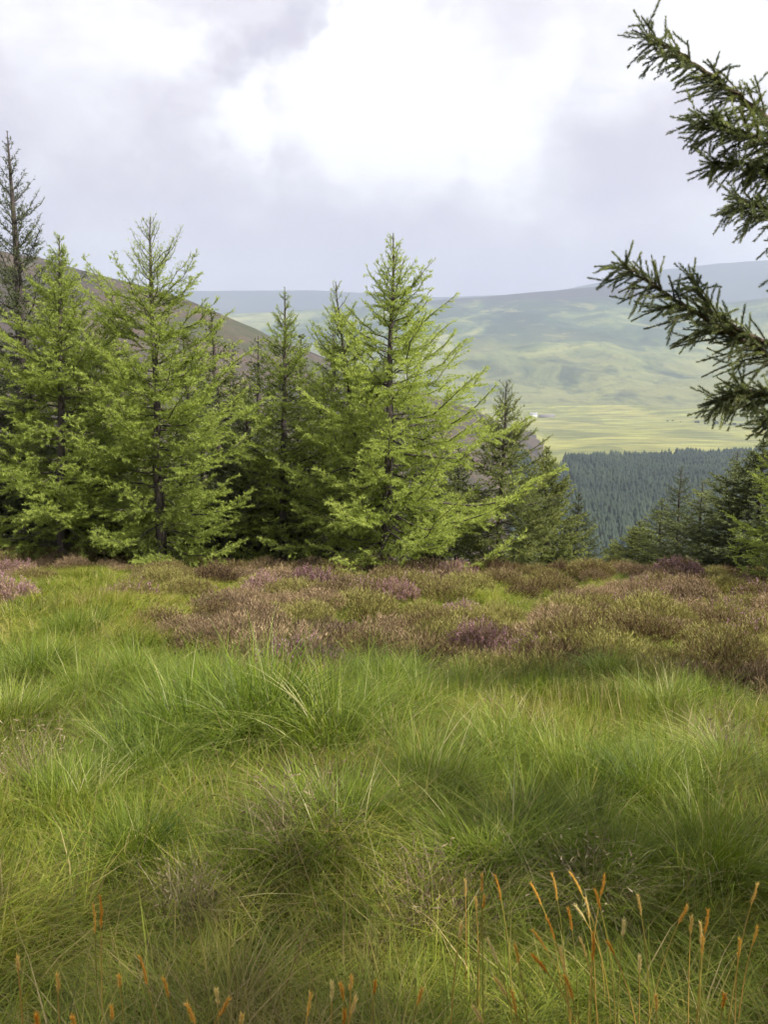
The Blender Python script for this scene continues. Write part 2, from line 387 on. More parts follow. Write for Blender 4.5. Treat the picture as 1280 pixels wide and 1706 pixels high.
def land_mat(name, kind):
    m, nt = newmat(name)
    o = nd(nt, 'ShaderNodeOutputMaterial'); b = nd(nt, 'ShaderNodeBsdfPrincipled'); t = nd(nt, 'ShaderNodeTexCoord')
    P = t.outputs['Object']
    if kind == 'ridge':
        n1 = noise(nt, mapping(nt, P, (1, 1, 2)), .012, 7, .62); n2 = noise(nt, mapping(nt, P, (1, 1, 3)), .09, 6, .7)
        c = ramp(nt, n1.outputs['Fac'], [(.34, (.03, .026, .026)), (.46, (.065, .05, .043)), (.54, (.10, .07, .055)), (.62, (.07, .07, .038)), (.72, (.05, .065, .03))])
        c = mixc(nt, sstep(nt, n2.outputs['Fac'], .42, .62, 0, .55), c, (.04, .045, .022))
    elif kind == 'valley':
        n1 = noise(nt, mapping(nt, P, (1, 2.4, 1), (0, 0, 0), (0, 0, .08)), .0042, 7, .6)
        n2 = noise(nt, mapping(nt, P, (1, 3.6, 1), (30, 0, 0), (0, 0, -.05)), .012, 6, .62)
        n3 = noise(nt, P, .05, 5, .7)
        c = ramp(nt, n1.outputs['Fac'], [(.30, (.07, .085, .045)), (.42, (.15, .15, .06)), (.50, (.24, .24, .075)), (.56, (.16, .165, .06)), (.63, (.30, .29, .10)), (.74, (.19, .16, .08))])
        vo = nd(nt, 'ShaderNodeTexVoronoi'); nt.links.new(mapping(nt, P, (1, .75, 1), (0, 0, 0), (0, 0, .3)), vo.inputs['Vector']); vo.inputs['Scale'].default_value = .0085
        sv = nd(nt, 'ShaderNodeSeparateColor'); nt.links.new(vo.outputs['Color'], sv.inputs[0])
        c = mixc(nt, .45, c, ramp(nt, sv.outputs[0], [(0., (.10, .12, .05)), (.4, (.25, .27, .07)), (.7, (.33, .31, .10)), (1., (.16, .19, .06))]))
        c = mixc(nt, sstep(nt, n2.outputs['Fac'], .50, .64, 0, .85), c, (.10, .115, .05))
        c = mixc(nt, sstep(nt, n2.outputs['Fac'], .46, .36, 0, .7), c, (.34, .36, .10))
        c = mixc(nt, sstep(nt, n3.outputs['Fac'], .5, .7, 0, .35), c, (.07, .09, .04))
    elif kind == 'hill':  # vegetation tints, with sunny and shaded patches painted into the colour
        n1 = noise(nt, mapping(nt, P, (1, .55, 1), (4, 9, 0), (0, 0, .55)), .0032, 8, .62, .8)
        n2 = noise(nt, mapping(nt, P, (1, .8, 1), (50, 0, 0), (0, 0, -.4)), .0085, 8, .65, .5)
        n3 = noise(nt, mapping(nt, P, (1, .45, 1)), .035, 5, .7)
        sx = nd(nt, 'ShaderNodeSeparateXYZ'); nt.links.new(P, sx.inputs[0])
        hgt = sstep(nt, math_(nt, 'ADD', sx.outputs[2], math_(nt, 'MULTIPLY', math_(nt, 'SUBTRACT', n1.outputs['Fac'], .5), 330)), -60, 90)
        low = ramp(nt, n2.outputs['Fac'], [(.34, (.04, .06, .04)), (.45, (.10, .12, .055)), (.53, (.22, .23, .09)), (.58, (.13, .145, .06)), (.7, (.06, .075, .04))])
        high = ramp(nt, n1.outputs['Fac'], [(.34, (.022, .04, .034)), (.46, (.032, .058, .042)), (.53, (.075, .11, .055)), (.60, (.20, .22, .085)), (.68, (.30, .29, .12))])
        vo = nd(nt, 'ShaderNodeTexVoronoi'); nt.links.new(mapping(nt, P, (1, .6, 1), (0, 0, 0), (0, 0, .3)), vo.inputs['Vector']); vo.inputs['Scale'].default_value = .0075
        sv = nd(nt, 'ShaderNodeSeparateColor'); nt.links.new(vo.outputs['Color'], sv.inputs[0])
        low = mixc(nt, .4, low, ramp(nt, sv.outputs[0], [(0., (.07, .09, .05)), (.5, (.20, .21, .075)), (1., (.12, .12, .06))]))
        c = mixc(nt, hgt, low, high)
        c = mixc(nt, sstep(nt, n2.outputs['Fac'], .54, .64, 0, .65), c, (.22, .22, .09))  # pale patches painted as if the sun fell there
        c = mixc(nt, sstep(nt, n2.outputs['Fac'], .45, .36, 0, .6), c, (.03, .045, .032))  # dark blue-green patches painted in as shade
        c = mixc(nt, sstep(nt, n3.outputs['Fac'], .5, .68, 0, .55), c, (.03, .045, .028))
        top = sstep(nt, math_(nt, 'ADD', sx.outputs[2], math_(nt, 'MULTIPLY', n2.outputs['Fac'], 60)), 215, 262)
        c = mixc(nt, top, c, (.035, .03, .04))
    else:
        n1 = noise(nt, P, .0016, 6, .6)
        c = ramp(nt, n1.outputs['Fac'], [(.35, (.02, .03, .035)), (.55, (.035, .045, .05)), (.7, (.09, .095, .08))])
    nt.links.new(c, b.inputs['Base Color']); b.inputs['Roughness'].default_value = 1; b.inputs['Specular IOR Level'].default_value = .1
    nt.links.new(b.outputs[0], o.inputs[0]); return m

# ------------------------------------------------------------------ terrain: one polar sheet cut where the country changes
ang = np.concatenate([np.arange(-46, 46.01, 0.24), np.arange(50, 314, 6.0)])     # degrees clockwise from +Y
rad = np.concatenate([[0.25], 0.5 * 1.024 ** np.arange(0, 405)])
rad = rad[rad < 6350]
A_, R_ = np.meshgrid(np.radians(ang), rad)
X = R_ * np.sin(A_); Y = R_ * np.cos(A_); Z = H(X, Y)
na, nr = len(ang), len(rad)
V = np.stack([X, Y, Z], -1).reshape(-1, 3)
i, j = np.meshgrid(np.arange(nr - 1), np.arange(na), indexing='ij')
j2 = (j + 1) % na
Qd = np.stack([i * na + j, (i + 1) * na + j, (i + 1) * na + j2, i * na + j2], -1)
rm = rad[i]; am = ang[j]
pxm = 640 + F * np.tan(np.radians(np.clip(am, -46, 46)))
infront = (am < 47)
zr = EYE + np.interp(640 + F * np.tan(np.clip(A_, -.8, .8)), [0, 100, 200, 325, 420, 500, 640, 790, 830, 870, 910], [slope(v) for v in (436, 452, 477, 509, 545, 578, 635, 697, 722, 758, 800)]) * 650
lift = ((zr - FLOOR) * ss(R_, 240, 640) * (1 - ss(R_, 700, 1350)))[:-1]
ridge = (rm > 240) & (rm < 1350) & infront & (lift > 6) & (pxm < 960)
def cut(name, mask, mat):
    q = Qd[mask].reshape(-1, 4)
    u, inv = np.unique(q, return_inverse=True)
    o = link(name, mesh_np(name, V[u], Q=inv.reshape(-1, 4), smooth=True), mat)
    tag(o, kind='structure'); return o
cut('ground', (rm <= 240), ground_mat())
cut('heather_ridge', ridge, land_mat('heather_moor', 'ridge'))
cut('valley_floor', (rm > 240) & (rm <= 1600) & ~ridge, land_mat('valley_pasture', 'valley'))
cut('hillside', (rm > 1600) & (rm <= 4250), land_mat('sunpatched_hill_pasture', 'hill'))
cut('distant_hills', (rm > 4250), land_mat('distant_moor', 'far'))

# ------------------------------------------------------------------ geometry-node scatter of unlinked prototypes
def scatter(name, pts, rot, scl, idx, patch, protos, label=None, cat=None, group=None):
    pc = bpy.data.collections.new(name + '_source')
    for k, (me, mt) in enumerate(protos):
        if not me.materials: me.materials.append(mt)
        o = bpy.data.objects.new('%s_source_%02d' % (name, k), me); pc.objects.link(o)
    me = bpy.data.meshes.new(name)
    me.vertices.add(len(pts)); me.vertices.foreach_set('co', np.asarray(pts, np.float32).ravel())
    a = me.attributes.new('rot', 'FLOAT_VECTOR', 'POINT'); a.data.foreach_set('vector', np.asarray(rot, np.float32).ravel())
    a = me.attributes.new('scl', 'FLOAT_VECTOR', 'POINT'); a.data.foreach_set('vector', np.asarray(scl, np.float32).ravel())
    a = me.attributes.new('idx', 'INT', 'POINT'); a.data.foreach_set('value', np.asarray(idx, np.int32))
    a = me.attributes.new('patch', 'FLOAT', 'POINT'); a.data.foreach_set('value', np.asarray(patch, np.float32))
    o = link(name, me)
    ng = bpy.data.node_groups.new(name, 'GeometryNodeTree')
    ng.interface.new_socket('Geometry', in_out='INPUT', socket_type='NodeSocketGeometry')
    ng.interface.new_socket('Geometry', in_out='OUTPUT', socket_type='NodeSocketGeometry')
    gi = ng.nodes.new('NodeGroupInput'); go = ng.nodes.new('NodeGroupOutput')
    ci = ng.nodes.new('GeometryNodeCollectionInfo'); ci.inputs['Collection'].default_value = pc
    ci.inputs['Separate Children'].default_value = True; ci.inputs['Reset Children'].default_value = True
    ip = ng.nodes.new('GeometryNodeInstanceOnPoints'); ip.inputs['Pick Instance'].default_value = True
    def na_(nm, t):
        n = ng.nodes.new('GeometryNodeInputNamedAttribute'); n.data_type = t; n.inputs['Name'].default_value = nm
        return n.outputs['Attribute']
    ng.links.new(gi.outputs[0], ip.inputs['Points']); ng.links.new(ci.outputs[0], ip.inputs['Instance'])
    ng.links.new(na_('idx', 'INT'), ip.inputs['Instance Index'])
    er = ng.nodes.new('FunctionNodeEulerToRotation'); ng.links.new(na_('rot', 'FLOAT_VECTOR'), er.inputs[0])
    ng.links.new(er.outputs[0], ip.inputs['Rotation']); ng.links.new(na_('scl', 'FLOAT_VECTOR'), ip.inputs['Scale'])
    ng.links.new(ip.outputs[0], go.inputs[0])
    md = o.modifiers.new('scatter', 'NODES'); md.node_group = ng
    tag(o, label, cat, group, 'stuff')
    return o

# ------------------------------------------------------------------ conifers
def conifer(seed, Ht, Rb, base=0.08, bare_top=0.0, density=1.0, whorl=0.34, up_top=55, up_low=-4, shape=0.75,
            asym=(0, 0), spread_tw=0.5, need=0.050, nw=0.0105, kink=0.06, droopy=0.10, mult=1.0, lean=(0, 0), tip_up=.18, hollow=0.0, dead=0.0, spire=.42, bare_den=.35, thick=1.0):
    rg = np.random.default_rng(seed)
    T = Soup(); B = Soup(); Fo = Soup()
    k = 22; tt = np.linspace(0, 1, k)
    wob = np.stack([np.cumsum(rg.normal(0, kink / 6, k)), np.cumsum(rg.normal(0, kink / 6, k))], 1); wob -= wob[0]
    P = np.stack([wob[:, 0] + lean[0] * tt, wob[:, 1] + lean[1] * tt, tt * Ht], 1)
    r0 = 0.014 * Ht + .01
    tube(T, np.vstack([[P[0] - (0, 0, .4)], P]), np.concatenate([[r0 * 1.5], thick * (r0 * (1 - tt) ** .85 + 0.006)]), 8)
    ctr = lambda z: np.array((np.interp(z, P[:, 2], P[:, 0]), np.interp(z, P[:, 2], P[:, 1]), z))
    z = Ht * base
    while z < Ht * 0.985:
        f = z / Ht
        nb = rg.integers(4, 7) if f < .9 else rg.integers(3, 5)
        a0 = rg.uniform(0, 6.28)
        for b in range(nb):
            az = a0 + b / nb * 6.283 + rg.normal(0, .28)
            fb = np.clip(f + rg.uniform(-.018, .018), 0, .99)
            tp_ = min(1.0, (1 - fb) / spire); tp_ = .30 + .70 * tp_ ** .8
            Lr = Rb * (1 - fb) ** shape * tp_ * rg.uniform(.55, 1.08) + .07
            if rg.random() < .06: Lr *= 1.15
            Lr *= 1 + asym[0] * math.cos(az - asym[1]) * (1 - fb)
            if fb < base + .12: Lr *= .85
            el = R(up_low + (up_top - up_low) * fb ** 1.6 + rg.normal(0, 7))
            p0 = ctr(fb * Ht)
            h = np.array((math.cos(az), math.sin(az), 0))
            n = 7; s = np.linspace(0, 1, n)[:, None]
            path = p0 + Lr * (s * (h * math.cos(el) + np.array((0, 0, math.sin(el)))) + np.array((0, 0, 1)) * (tip_up * s ** 2.5 - droopy * 1.2 * np.sin(np.pi * s) * (1 - fb)))
            path[1:] += rg.normal(0, .018 * Lr, (n - 1, 3))
            rb = thick * (.006 + .0065 * Lr) * (1 - .8 * s[:, 0])
            isdead = rg.random() < dead * (1 - fb) ** 2
            tube(B, path, rb, 4 if Lr > .6 else 3, a=rg.uniform(.2, .8))
            bare = bare_top > 0 and fb > 1 - bare_top
            dens = density * (bare_den if bare else 1)
            # side twigs
            ns = max(3, int(Lr / .060 * mult))
            for q in range(ns):
                sc = (q + rg.random()) / ns
                if sc < .10 + hollow * (1 - fb): continue
                i0 = min(n - 2, int(sc * (n - 1))); fr = sc * (n - 1) - i0
                o_ = path[i0] * (1 - fr) + path[i0 + 1] * fr
                dm = unit(path[i0 + 1] - path[i0])
                sgn = 1 if q % 2 else -1
                sdv = unit(np.cross(dm, (0, 0, 1.))) * sgn
                tl = (spread_tw * Lr * (1.05 - sc) ** .8 + .05) * rg.uniform(.5, 1.1)
                tl = min(tl, .62)
                td = unit(dm * rg.uniform(.6, 1.1) + sdv * rg.uniform(.5, 1.0) + np.array((0, 0, rg.normal(-.08 if not bare else .35, .22))))
                m_ = max(3, int(tl / .06)); s2 = np.linspace(0, 1, m_)[:, None]
                tp = o_ + td * tl * s2 + np.array((0, 0, 1.)) * tl * (rg.uniform(-.14, .12) * s2 ** 2)
                # woody twig as a thin blade pair
                wv = unit(np.cross(td, (.3, .2, .9))) * .0035
                B.add(np.array([tp[0] - wv, tp[0] + wv, tp[-1]]), T=[[0, 1, 2]], a=.6)
                if isdead: continue
                nn = int(tl / .008 * dens) + 2
                u_ = rg.random(nn) ** .9
                idx = np.minimum((u_ * (m_ - 1)).astype(int), m_ - 2); fr2 = (u_ * (m_ - 1) - idx)[:, None]
                PP = tp[idx] * (1 - fr2) + tp[idx + 1] * fr2
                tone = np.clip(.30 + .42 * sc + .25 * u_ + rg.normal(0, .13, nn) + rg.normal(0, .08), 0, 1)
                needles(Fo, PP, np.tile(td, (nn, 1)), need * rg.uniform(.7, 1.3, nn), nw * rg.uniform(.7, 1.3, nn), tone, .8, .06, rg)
                # sub-shoots
                for w_ in range(int(tl / .10)):
                    u1 = rg.uniform(.15, .95); i1 = min(m_ - 2, int(u1 * (m_ - 1)))
                    q0 = tp[i1]
                    qd = unit(td * .8 + unit(np.cross(td, (0, 0, 1.))) * rg.choice((-1, 1)) * .7 + rg.normal(0, .22, 3))
                    ql = rg.uniform(.06, .15) * (1.2 - u1 * .5)
                    nn = int(ql / .008 * dens) + 1
                    u_ = rg.random(nn)
                    PP = q0 + qd * ql * u_[:, None]
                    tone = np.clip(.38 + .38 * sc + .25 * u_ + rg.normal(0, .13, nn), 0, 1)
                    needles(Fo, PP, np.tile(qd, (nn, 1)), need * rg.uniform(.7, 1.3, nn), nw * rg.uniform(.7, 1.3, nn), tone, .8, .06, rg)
            # needles along the outer axis
            nn = int(Lr / .009 * dens)
            u_ = .25 + .75 * rg.random(nn)
            if not isdead:
                idx = np.minimum((u_ * (n - 1)).astype(int), n - 2); fr2 = (u_ * (n - 1) - idx)[:, None]
                PP = path[idx] * (1 - fr2) + path[idx + 1] * fr2
                DD = unit(path[idx + 1] - path[idx])
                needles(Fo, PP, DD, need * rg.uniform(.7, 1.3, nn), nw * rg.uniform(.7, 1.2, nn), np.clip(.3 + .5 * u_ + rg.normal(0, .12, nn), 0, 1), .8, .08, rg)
        z += whorl * rg.uniform(.7, 1.25) * (1 - .45 * f) * (Ht / 6) ** .5
    # leader
    nn = int(60 * density * (.4 if bare_top else 1)); u_ = .9 + .1 * rg.random(nn)
    PP = np.array([ctr(v * Ht) for v in u_])
    needles(Fo, PP, np.tile((0, 0, 1.), (nn, 1)), np.full(nn, need), np.full(nn, nw), np.full(nn, .6), .8, 0, rg)
    return T.mesh('trunk', True), B.mesh('branches'), Fo.mesh('foliage')

def plant(parts, x, y, z, name, label, group, mat, rz=0.0, sc=1.0, wood=None, cat='tree'):
    e = bpy.data.objects.new(name, None); COL.objects.link(e); e.empty_display_size = .3
    e.location = (x, y, z); e.rotation_euler = (0, 0, rz); e.scale = (sc if isinstance(sc, tuple) else (sc, sc, sc))
    tag(e, label, cat, group)
    for nm, me, mt in (('trunk', parts[0], M['bark']), ('branches', parts[1], M['bark'] if wood is None else wood), ('foliage', parts[2], mat)):
        link(nm, me, mt, e)
    return e
ntri = 0
PI = math.pi
G_FRONT = 'conifers standing along the far edge of the meadow'
mains = [
 # px, y, top py, name, mat, label, kwargs
 (64, 18.6, 218, 'larch_tree', 'spruce', 'tallest larch at the far left with a dark, almost bare pointed top', dict(seed=1, Rb=2.7, bare_top=.50, density=.75, whorl=.36, kink=.02, spire=.32, bare_den=.42, thick=1.25, nw=.016, up_top=62, shape=.7)),
 (104, 16.6, 392, 'larch_tree', 'larch', 'bushy bright green larch with an exposed brown trunk, next to the bare-topped one', dict(seed=2, lean=(.35, 0), Rb=2.8, density=1.1, whorl=.28, shape=.70, kink=.05)),
 (274, 16.2, 362, 'larch_tree', 'larch', 'green larch with a thin crooked bare leader above a broad crown', dict(seed=3, Rb=2.5, bare_top=.22, density=1.1, whorl=.31, shape=.48, kink=.10, lean=(.10, 0), spire=.30, bare_den=.22)),
 (470, 18.3, 478, 'larch_tree', 'larch', 'slender larch with a spire top between the crooked-topped larch and the middle pair', dict(seed=4, lean=(.2, 0), Rb=2.6, density=.9, shape=.8, up_top=58, asym=(.1, 0))),
 (612, 17.2, 470, 'larch_tree', 'larch', 'leaning yellow-green larch close against the tall middle one', dict(seed=5, Rb=2.4, density=.75, shape=.6, kink=.08, lean=(-.55, 0), up_top=60, asym=(.25, PI), bare_top=.12)),
 (643, 16.1, 388, 'larch_tree', 'larch', 'tall middle larch with a long dark trunk and low branches sweeping out', dict(seed=6, Rb=2.9, density=1.0, base=.06, whorl=.31, shape=.66, asym=(.38, -.25), kink=.05, lean=(.08, 0), thick=1.15, up_top=50, tip_up=.22)),
 (835, 17.4, 634, 'spruce_tree', 'larchdark', 'smaller grey-green conifer with a tiered pointed top in front of the valley', dict(seed=8, Rb=1.75, density=.95, shape=.62, up_top=50, base=.04, whorl=.28, bare_top=.16)),
]
for px, y, tpy, nm, mt, lab, kw in mains:
    x, y, z = base_at(px, y)
    Ht = zat(tpy, y) - z
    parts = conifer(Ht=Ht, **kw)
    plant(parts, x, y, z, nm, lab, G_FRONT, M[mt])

# darker trees behind, and the group on the right, from four shared builds
proto = [conifer(21, 5.5, 1.6, base=.03, density=.75, nw=.018, whorl=.34, shape=.7, mult=.8, up_top=45, dead=.3),
         conifer(22, 6.0, 1.9, base=.03, density=.7, nw=.018, whorl=.36, shape=.62, mult=.8, up_top=40, bare_top=.12),
         conifer(23, 4.0, 1.5, base=.02, density=.8, nw=.018, whorl=.30, shape=.75, mult=.85, up_top=45)]
proto.append(conifer(24, 4.0, 2.3, base=.02, density=1.0, nw=.02, whorl=.24, shape=.8, mult=.9, up_top=45, spire=.3))
protoH = [5.5, 6.0, 4.0, 4.0]
def behind(px, y, tpy, k, label, group, mat='spruce', rz=None, wide=1.0):
    x, y, z = base_at(px, y)
    s = (zat(tpy, y) - z) / protoH[k]
    return (x, y, z, s, k, label, group, mat, random.uniform(0, 6.28) if rz is None else rz, wide)
GB = 'shaded conifers crowding behind the front row'
backs = []
shade_lab = 'dark shaded conifer in the thicket behind the front row of larches'
LM0 = [(-1, 'beyond the frame edge'), (60, 'behind the bare-topped larch'), (170, 'behind the bushy bright larch'), (280, 'just behind the crooked-topped larch'), (360, 'in the gap beside the crooked-topped larch'), (450, 'at the near end of the dark gap'), (520, 'behind the spire-topped larch'), (600, 'behind the leaning larch'), (700, 'behind the tall middle larch'), (999, 'between the middle larch and the tiered conifer')]
for px, y, tpy, k in [(-90, 20, 470, 0), (-30, 22, 500, 1), (60, 21, 450, 0), (150, 20.5, 462, 1), (196, 19.5, 520, 2), (215, 21.5, 488, 0), (322, 20, 545, 1), (372, 22, 520, 0),
                      (420, 19.6, 640, 2), (440, 23, 560, 1), (505, 20.5, 560, 0), (545, 19.5, 620, 2), (560, 22.5, 540, 1), (590, 21, 600, 0), (690, 20.5, 640, 1), (735, 21.5, 680, 0), (760, 19.5, 740, 2),
                      (118, 22, 470, 0), (345, 22, 570, 0), (400, 25.5, 570, 1), (480, 26, 590, 0), (640, 24, 600, 1), (20, 18.2, 640, 2), (180, 18.2, 690, 2)]:
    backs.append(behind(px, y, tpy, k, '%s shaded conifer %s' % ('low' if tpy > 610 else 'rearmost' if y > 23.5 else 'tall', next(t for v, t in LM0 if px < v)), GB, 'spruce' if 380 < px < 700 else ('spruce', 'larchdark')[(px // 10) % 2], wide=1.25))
GR = 'conifers at the head of the valley'
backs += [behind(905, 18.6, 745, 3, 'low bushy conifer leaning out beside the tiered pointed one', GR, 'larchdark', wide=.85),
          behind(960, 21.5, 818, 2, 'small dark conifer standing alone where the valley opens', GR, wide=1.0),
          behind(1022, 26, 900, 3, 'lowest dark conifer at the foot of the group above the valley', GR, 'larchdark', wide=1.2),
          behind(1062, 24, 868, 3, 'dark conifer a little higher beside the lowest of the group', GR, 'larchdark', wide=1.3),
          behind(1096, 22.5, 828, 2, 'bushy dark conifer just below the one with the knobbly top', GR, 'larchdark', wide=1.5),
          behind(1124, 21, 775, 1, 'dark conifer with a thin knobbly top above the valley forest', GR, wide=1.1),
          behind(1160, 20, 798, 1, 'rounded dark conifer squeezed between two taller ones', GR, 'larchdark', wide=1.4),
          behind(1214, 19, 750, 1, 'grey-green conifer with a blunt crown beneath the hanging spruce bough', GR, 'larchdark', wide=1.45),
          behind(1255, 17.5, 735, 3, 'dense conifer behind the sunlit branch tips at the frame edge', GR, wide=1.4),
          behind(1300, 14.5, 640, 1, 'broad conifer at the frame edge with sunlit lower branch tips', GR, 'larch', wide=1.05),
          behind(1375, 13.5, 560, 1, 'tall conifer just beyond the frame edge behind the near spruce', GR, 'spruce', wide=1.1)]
pm = {}
for (x, y, z, s, k, label, group, mat, rz, wide) in backs:
    key = (k, mat)
    if key not in pm:
        if k not in [q[0] for q in pm]: pm[key] = proto[k]
        else:
            f2 = proto[k][2].copy(); f2.materials.clear(); pm[key] = (proto[k][0], proto[k][1], f2)
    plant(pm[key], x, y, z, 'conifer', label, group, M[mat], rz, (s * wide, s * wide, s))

for x, y, h, k, rz, lb in ((5.3, .3, 8.0, 0, 1.0, 'unseen conifer added beside the viewer to shade the foreground'), (6.2, -2.4, 11.5, 1, 2.0, 'taller unseen conifer added behind the one beside the viewer, for shade'),
                           (3.0, -3.9, 7.5, 3, .4, 'broad unseen conifer added behind the viewer to cast shade')):  # unseen conifers added to throw shade over the foreground grass
    s_ = h / protoH[k]; plant(proto[k], x, y, Hf(x, y), 'conifer', lb, 'unseen conifers added for foreground shade', M['spruce'], rz, (s_, s_, s_))

# ------------------------------------------------------------------ near Sitka spruce on the right
def shoot(sp, wd, P, rg, tone, L=.023, w=.0034, per=.0009):
    """a needle-clad shoot along polyline P"""
    P = np.asarray(P); seg = np.linalg.norm(np.diff(P, axis=0), axis=1); tot = seg.sum()
    n = max(6, int(tot / per)); u = np.sort(rg.random(n)) * tot
    cs = np.concatenate([[0], np.cumsum(seg)]); i = np.clip(np.searchsorted(cs, u) - 1, 0, len(seg) - 1)
    fr = ((u - cs[i]) / seg[i])[:, None]
    PP = P[i] * (1 - fr) + P[i + 1] * fr; D = unit(P[i + 1] - P[i])
    needles(sp, PP, D, L * rg.uniform(.75, 1.15, n) * (1 - .35 * (u / tot) ** 4), np.full(n, w), np.clip(tone + .18 * u / tot + rg.normal(0, .12, n), 0, 1), .60, .06, rg)
def bough(sp, wd, path, rg, tl=.32, dens=1.0, hang=.5, fresh=0.0):
    path = np.asarray(path, float)
    # refine
    m = 40; t0 = np.linspace(0, 1, len(path)); t = np.linspace(0, 1, m)
    P = np.stack([np.interp(t, t0, path[:, c]) for c in range(3)], 1)
    for _ in range(3): P[1:-1] = (P[:-2] + P[1:-1] * 2 + P[2:]) / 4
    P[1:-1] += rg.normal(0, .004, (m - 2, 3))
    Lt = np.linalg.norm(np.diff(P, axis=0), axis=1).sum()
    tube(wd, P, .016 * Lt / 2 * (1 - t) + .004, 6)
    shoot(sp, wd, P[int(m * .45):], rg, .35, per=.0018)
    n = int(Lt / .042 * dens)
    for q in range(n):
        u = .12 + .88 * (q + rg.random() * .6) / n
        i = min(m - 2, int(u * (m - 1))); o_ = P[i]; dm = unit(P[i + 1] - P[i])
        sv = unit(np.cross(dm, (0, 0, 1.))) * (1 if q % 2 else -1)
        ln = tl * 1.15 * (1.15 - u) ** .5 * rg.uniform(.55, 1.15)
        vert = rg.choice((-1, -1, -1, .5, 1.0)) * hang * rg.uniform(.3, 1.1)
        d = unit(dm * rg.uniform(.7, 1.2) + sv * rg.uniform(.3, .8) + np.array((0, 0, vert)))
        k = 6; s = np.linspace(0, 1, k)[:, None]
        cur = np.array((0, 0, -1.)) * rg.uniform(.0, .75) + dm * .25 + rg.normal(0, .15, 3)
        tp = o_ + ln * (d * s + cur * s ** 2 * .5)
        tube(wd, tp, np.linspace(.0042, .002, k), 4)
        tone = .30 + .2 * rg.random() + fresh * (rg.random() < .3)
        shoot(sp, wd, tp, rg, tone)
        for w_ in range(rg.integers(1, 4)):
            u1 = rg.uniform(.2, .9); j_ = min(k - 2, int(u1 * (k - 1)))
            qd = unit(d * .8 + unit(np.cross(d, rg.normal(size=3))) * .8 + np.array((0, 0, -.25)))
            ql = rg.uniform(.09, .19) * (1.2 - .5 * u1)
            q0 = tp[j_]; q1 = q0 + qd * ql * .5; q2 = q1 + unit(qd + (0, 0, rg.uniform(-.3, .15))) * ql * .5
            shoot(sp, wd, np.array([q0, q1, q2]), rg, tone + .08)
rg = np.random.default_rng(77)
NS = Soup(); NW = Soup()
Yn = 5.2
TX, TY = 4.25, 5.5
TZ = Hf(TX, TY)
def bp_(*pts):
    return [pt(px, py, yy) for px, py, yy in pts]
def root(z): return np.array((TX, TY, z))
boughs = [
 ([root(1.75)] + bp_((1400, 330, 5.4), (1290, 205, 5.2), (1215, 150, 5.1), (1150, 100, 5.05), (1085, 58, 5.0))[0:], .26, 1.0, .55),
 ([root(1.55)] + bp_((1420, 330, 5.2), (1310, 250, 5.0), (1240, 222, 4.9), (1165, 195, 4.85)), .27, 1.2, .6),
 ([root(1.45)] + bp_((1420, 360, 5.3), (1320, 300, 5.2), (1270, 275, 5.1), (1190, 272, 5.0)), .22, 1.0, .6),
 ([root(1.35)] + bp_((1440, 430, 5.1), (1330, 375, 4.9), (1270, 345, 4.85), (1235, 335, 4.8)), .24, .9, .6),
 ([root(0.8)] + bp_((1420, 670, 5.4), (1290, 595, 5.2), (1200, 545, 5.1), (1110, 490, 5.0), (1040, 440, 4.95)), .34, 1.25, .65),
 ([root(0.9)] + bp_((1350, 600, 5.2), (1240, 555, 5.15), (1185, 520, 5.1), (1155, 465, 5.1)), .17, .9, .3),
 ([root(0.7)] + bp_((1400, 700, 5.1), (1300, 660, 4.9), (1240, 650, 4.85), (1205, 668, 4.8)), .26, 1.2, .6),
 ([root(0.55)] + bp_((1400, 740, 5.3), (1330, 700, 5.2), (1270, 690, 5.1)), .25, 1.2, .6),
 ([root(1.0)] + bp_((1500, 560, 4.9), (1400, 500, 4.6), (1330, 440, 4.5)), .3, .8, .6),
]
for path, tl, dn, hg in boughs: bough(NS, NW, path, rg, tl, dn, hg, .3)
# the boughs that stay outside the picture: coarser, all round the trunk
t_ = np.linspace(0, 1, 16)
for zb in np.arange(0.3, 7.4, .42):
    for b in range(5):
        az = rg.uniform(0, 6.28)
        if math.cos(az) < -.2 and zb < 5.6: continue
        L_ = 2.3 * (1 - zb / 8) ** .8
        p0 = np.array((TX, TY, TZ + zb))
        d_ = np.array((math.cos(az), math.sin(az), .45))
        s_ = np.linspace(0, 1, 6)[:, None]
        Pb = p0 + L_ * (d_ * s_ + np.array((0, 0, .15)) * s_ ** 2)
        tube(NW, Pb, np.linspace(.025, .006, 6), 5)
        for q in range(int(L_ / .08)):
            u = rg.uniform(.2, 1); o_ = p0 + L_ * (d_ * u + np.array((0, 0, .15)) * u * u)
            sd2 = unit(unit(d_) * .8 + unit(np.cross(d_, (0, 0, 1.))) * (1 if q % 2 else -1) * .8 + rg.normal(0, .25, 3))
            l2 = .45 * (1.15 - u)
            shoot(NS, NW, np.array([o_, o_ + sd2 * l2 * .5, o_ + sd2 * l2 - (0, 0, .05)]), rg, .4, L=.04, w=.012, per=.009)
NT = Soup()
tube(NT, np.array([(TX + .03 * math.sin(v * 9), TY, TZ - .3 + v * 8.1) for v in t_]), .14 * (1 - t_) ** .8 + .01, 12)
ns = bpy.data.objects.new('spruce_tree', None); COL.objects.link(ns); ns.location = (TX, TY, TZ)
tag(ns, 'dark spruce close by, its needled boughs reaching in over the valley from the frame edge', 'tree')
for nm, sp, mt in (('trunk', NT, M['bark']), ('branches', NW, M['twig']), ('foliage', NS, M['nearspruce'])):
    me = sp.mesh(nm); me.transform(__import__('mathutils').Matrix.Translation((-TX, -TY, -TZ)))
    link(nm, me, mt, ns)

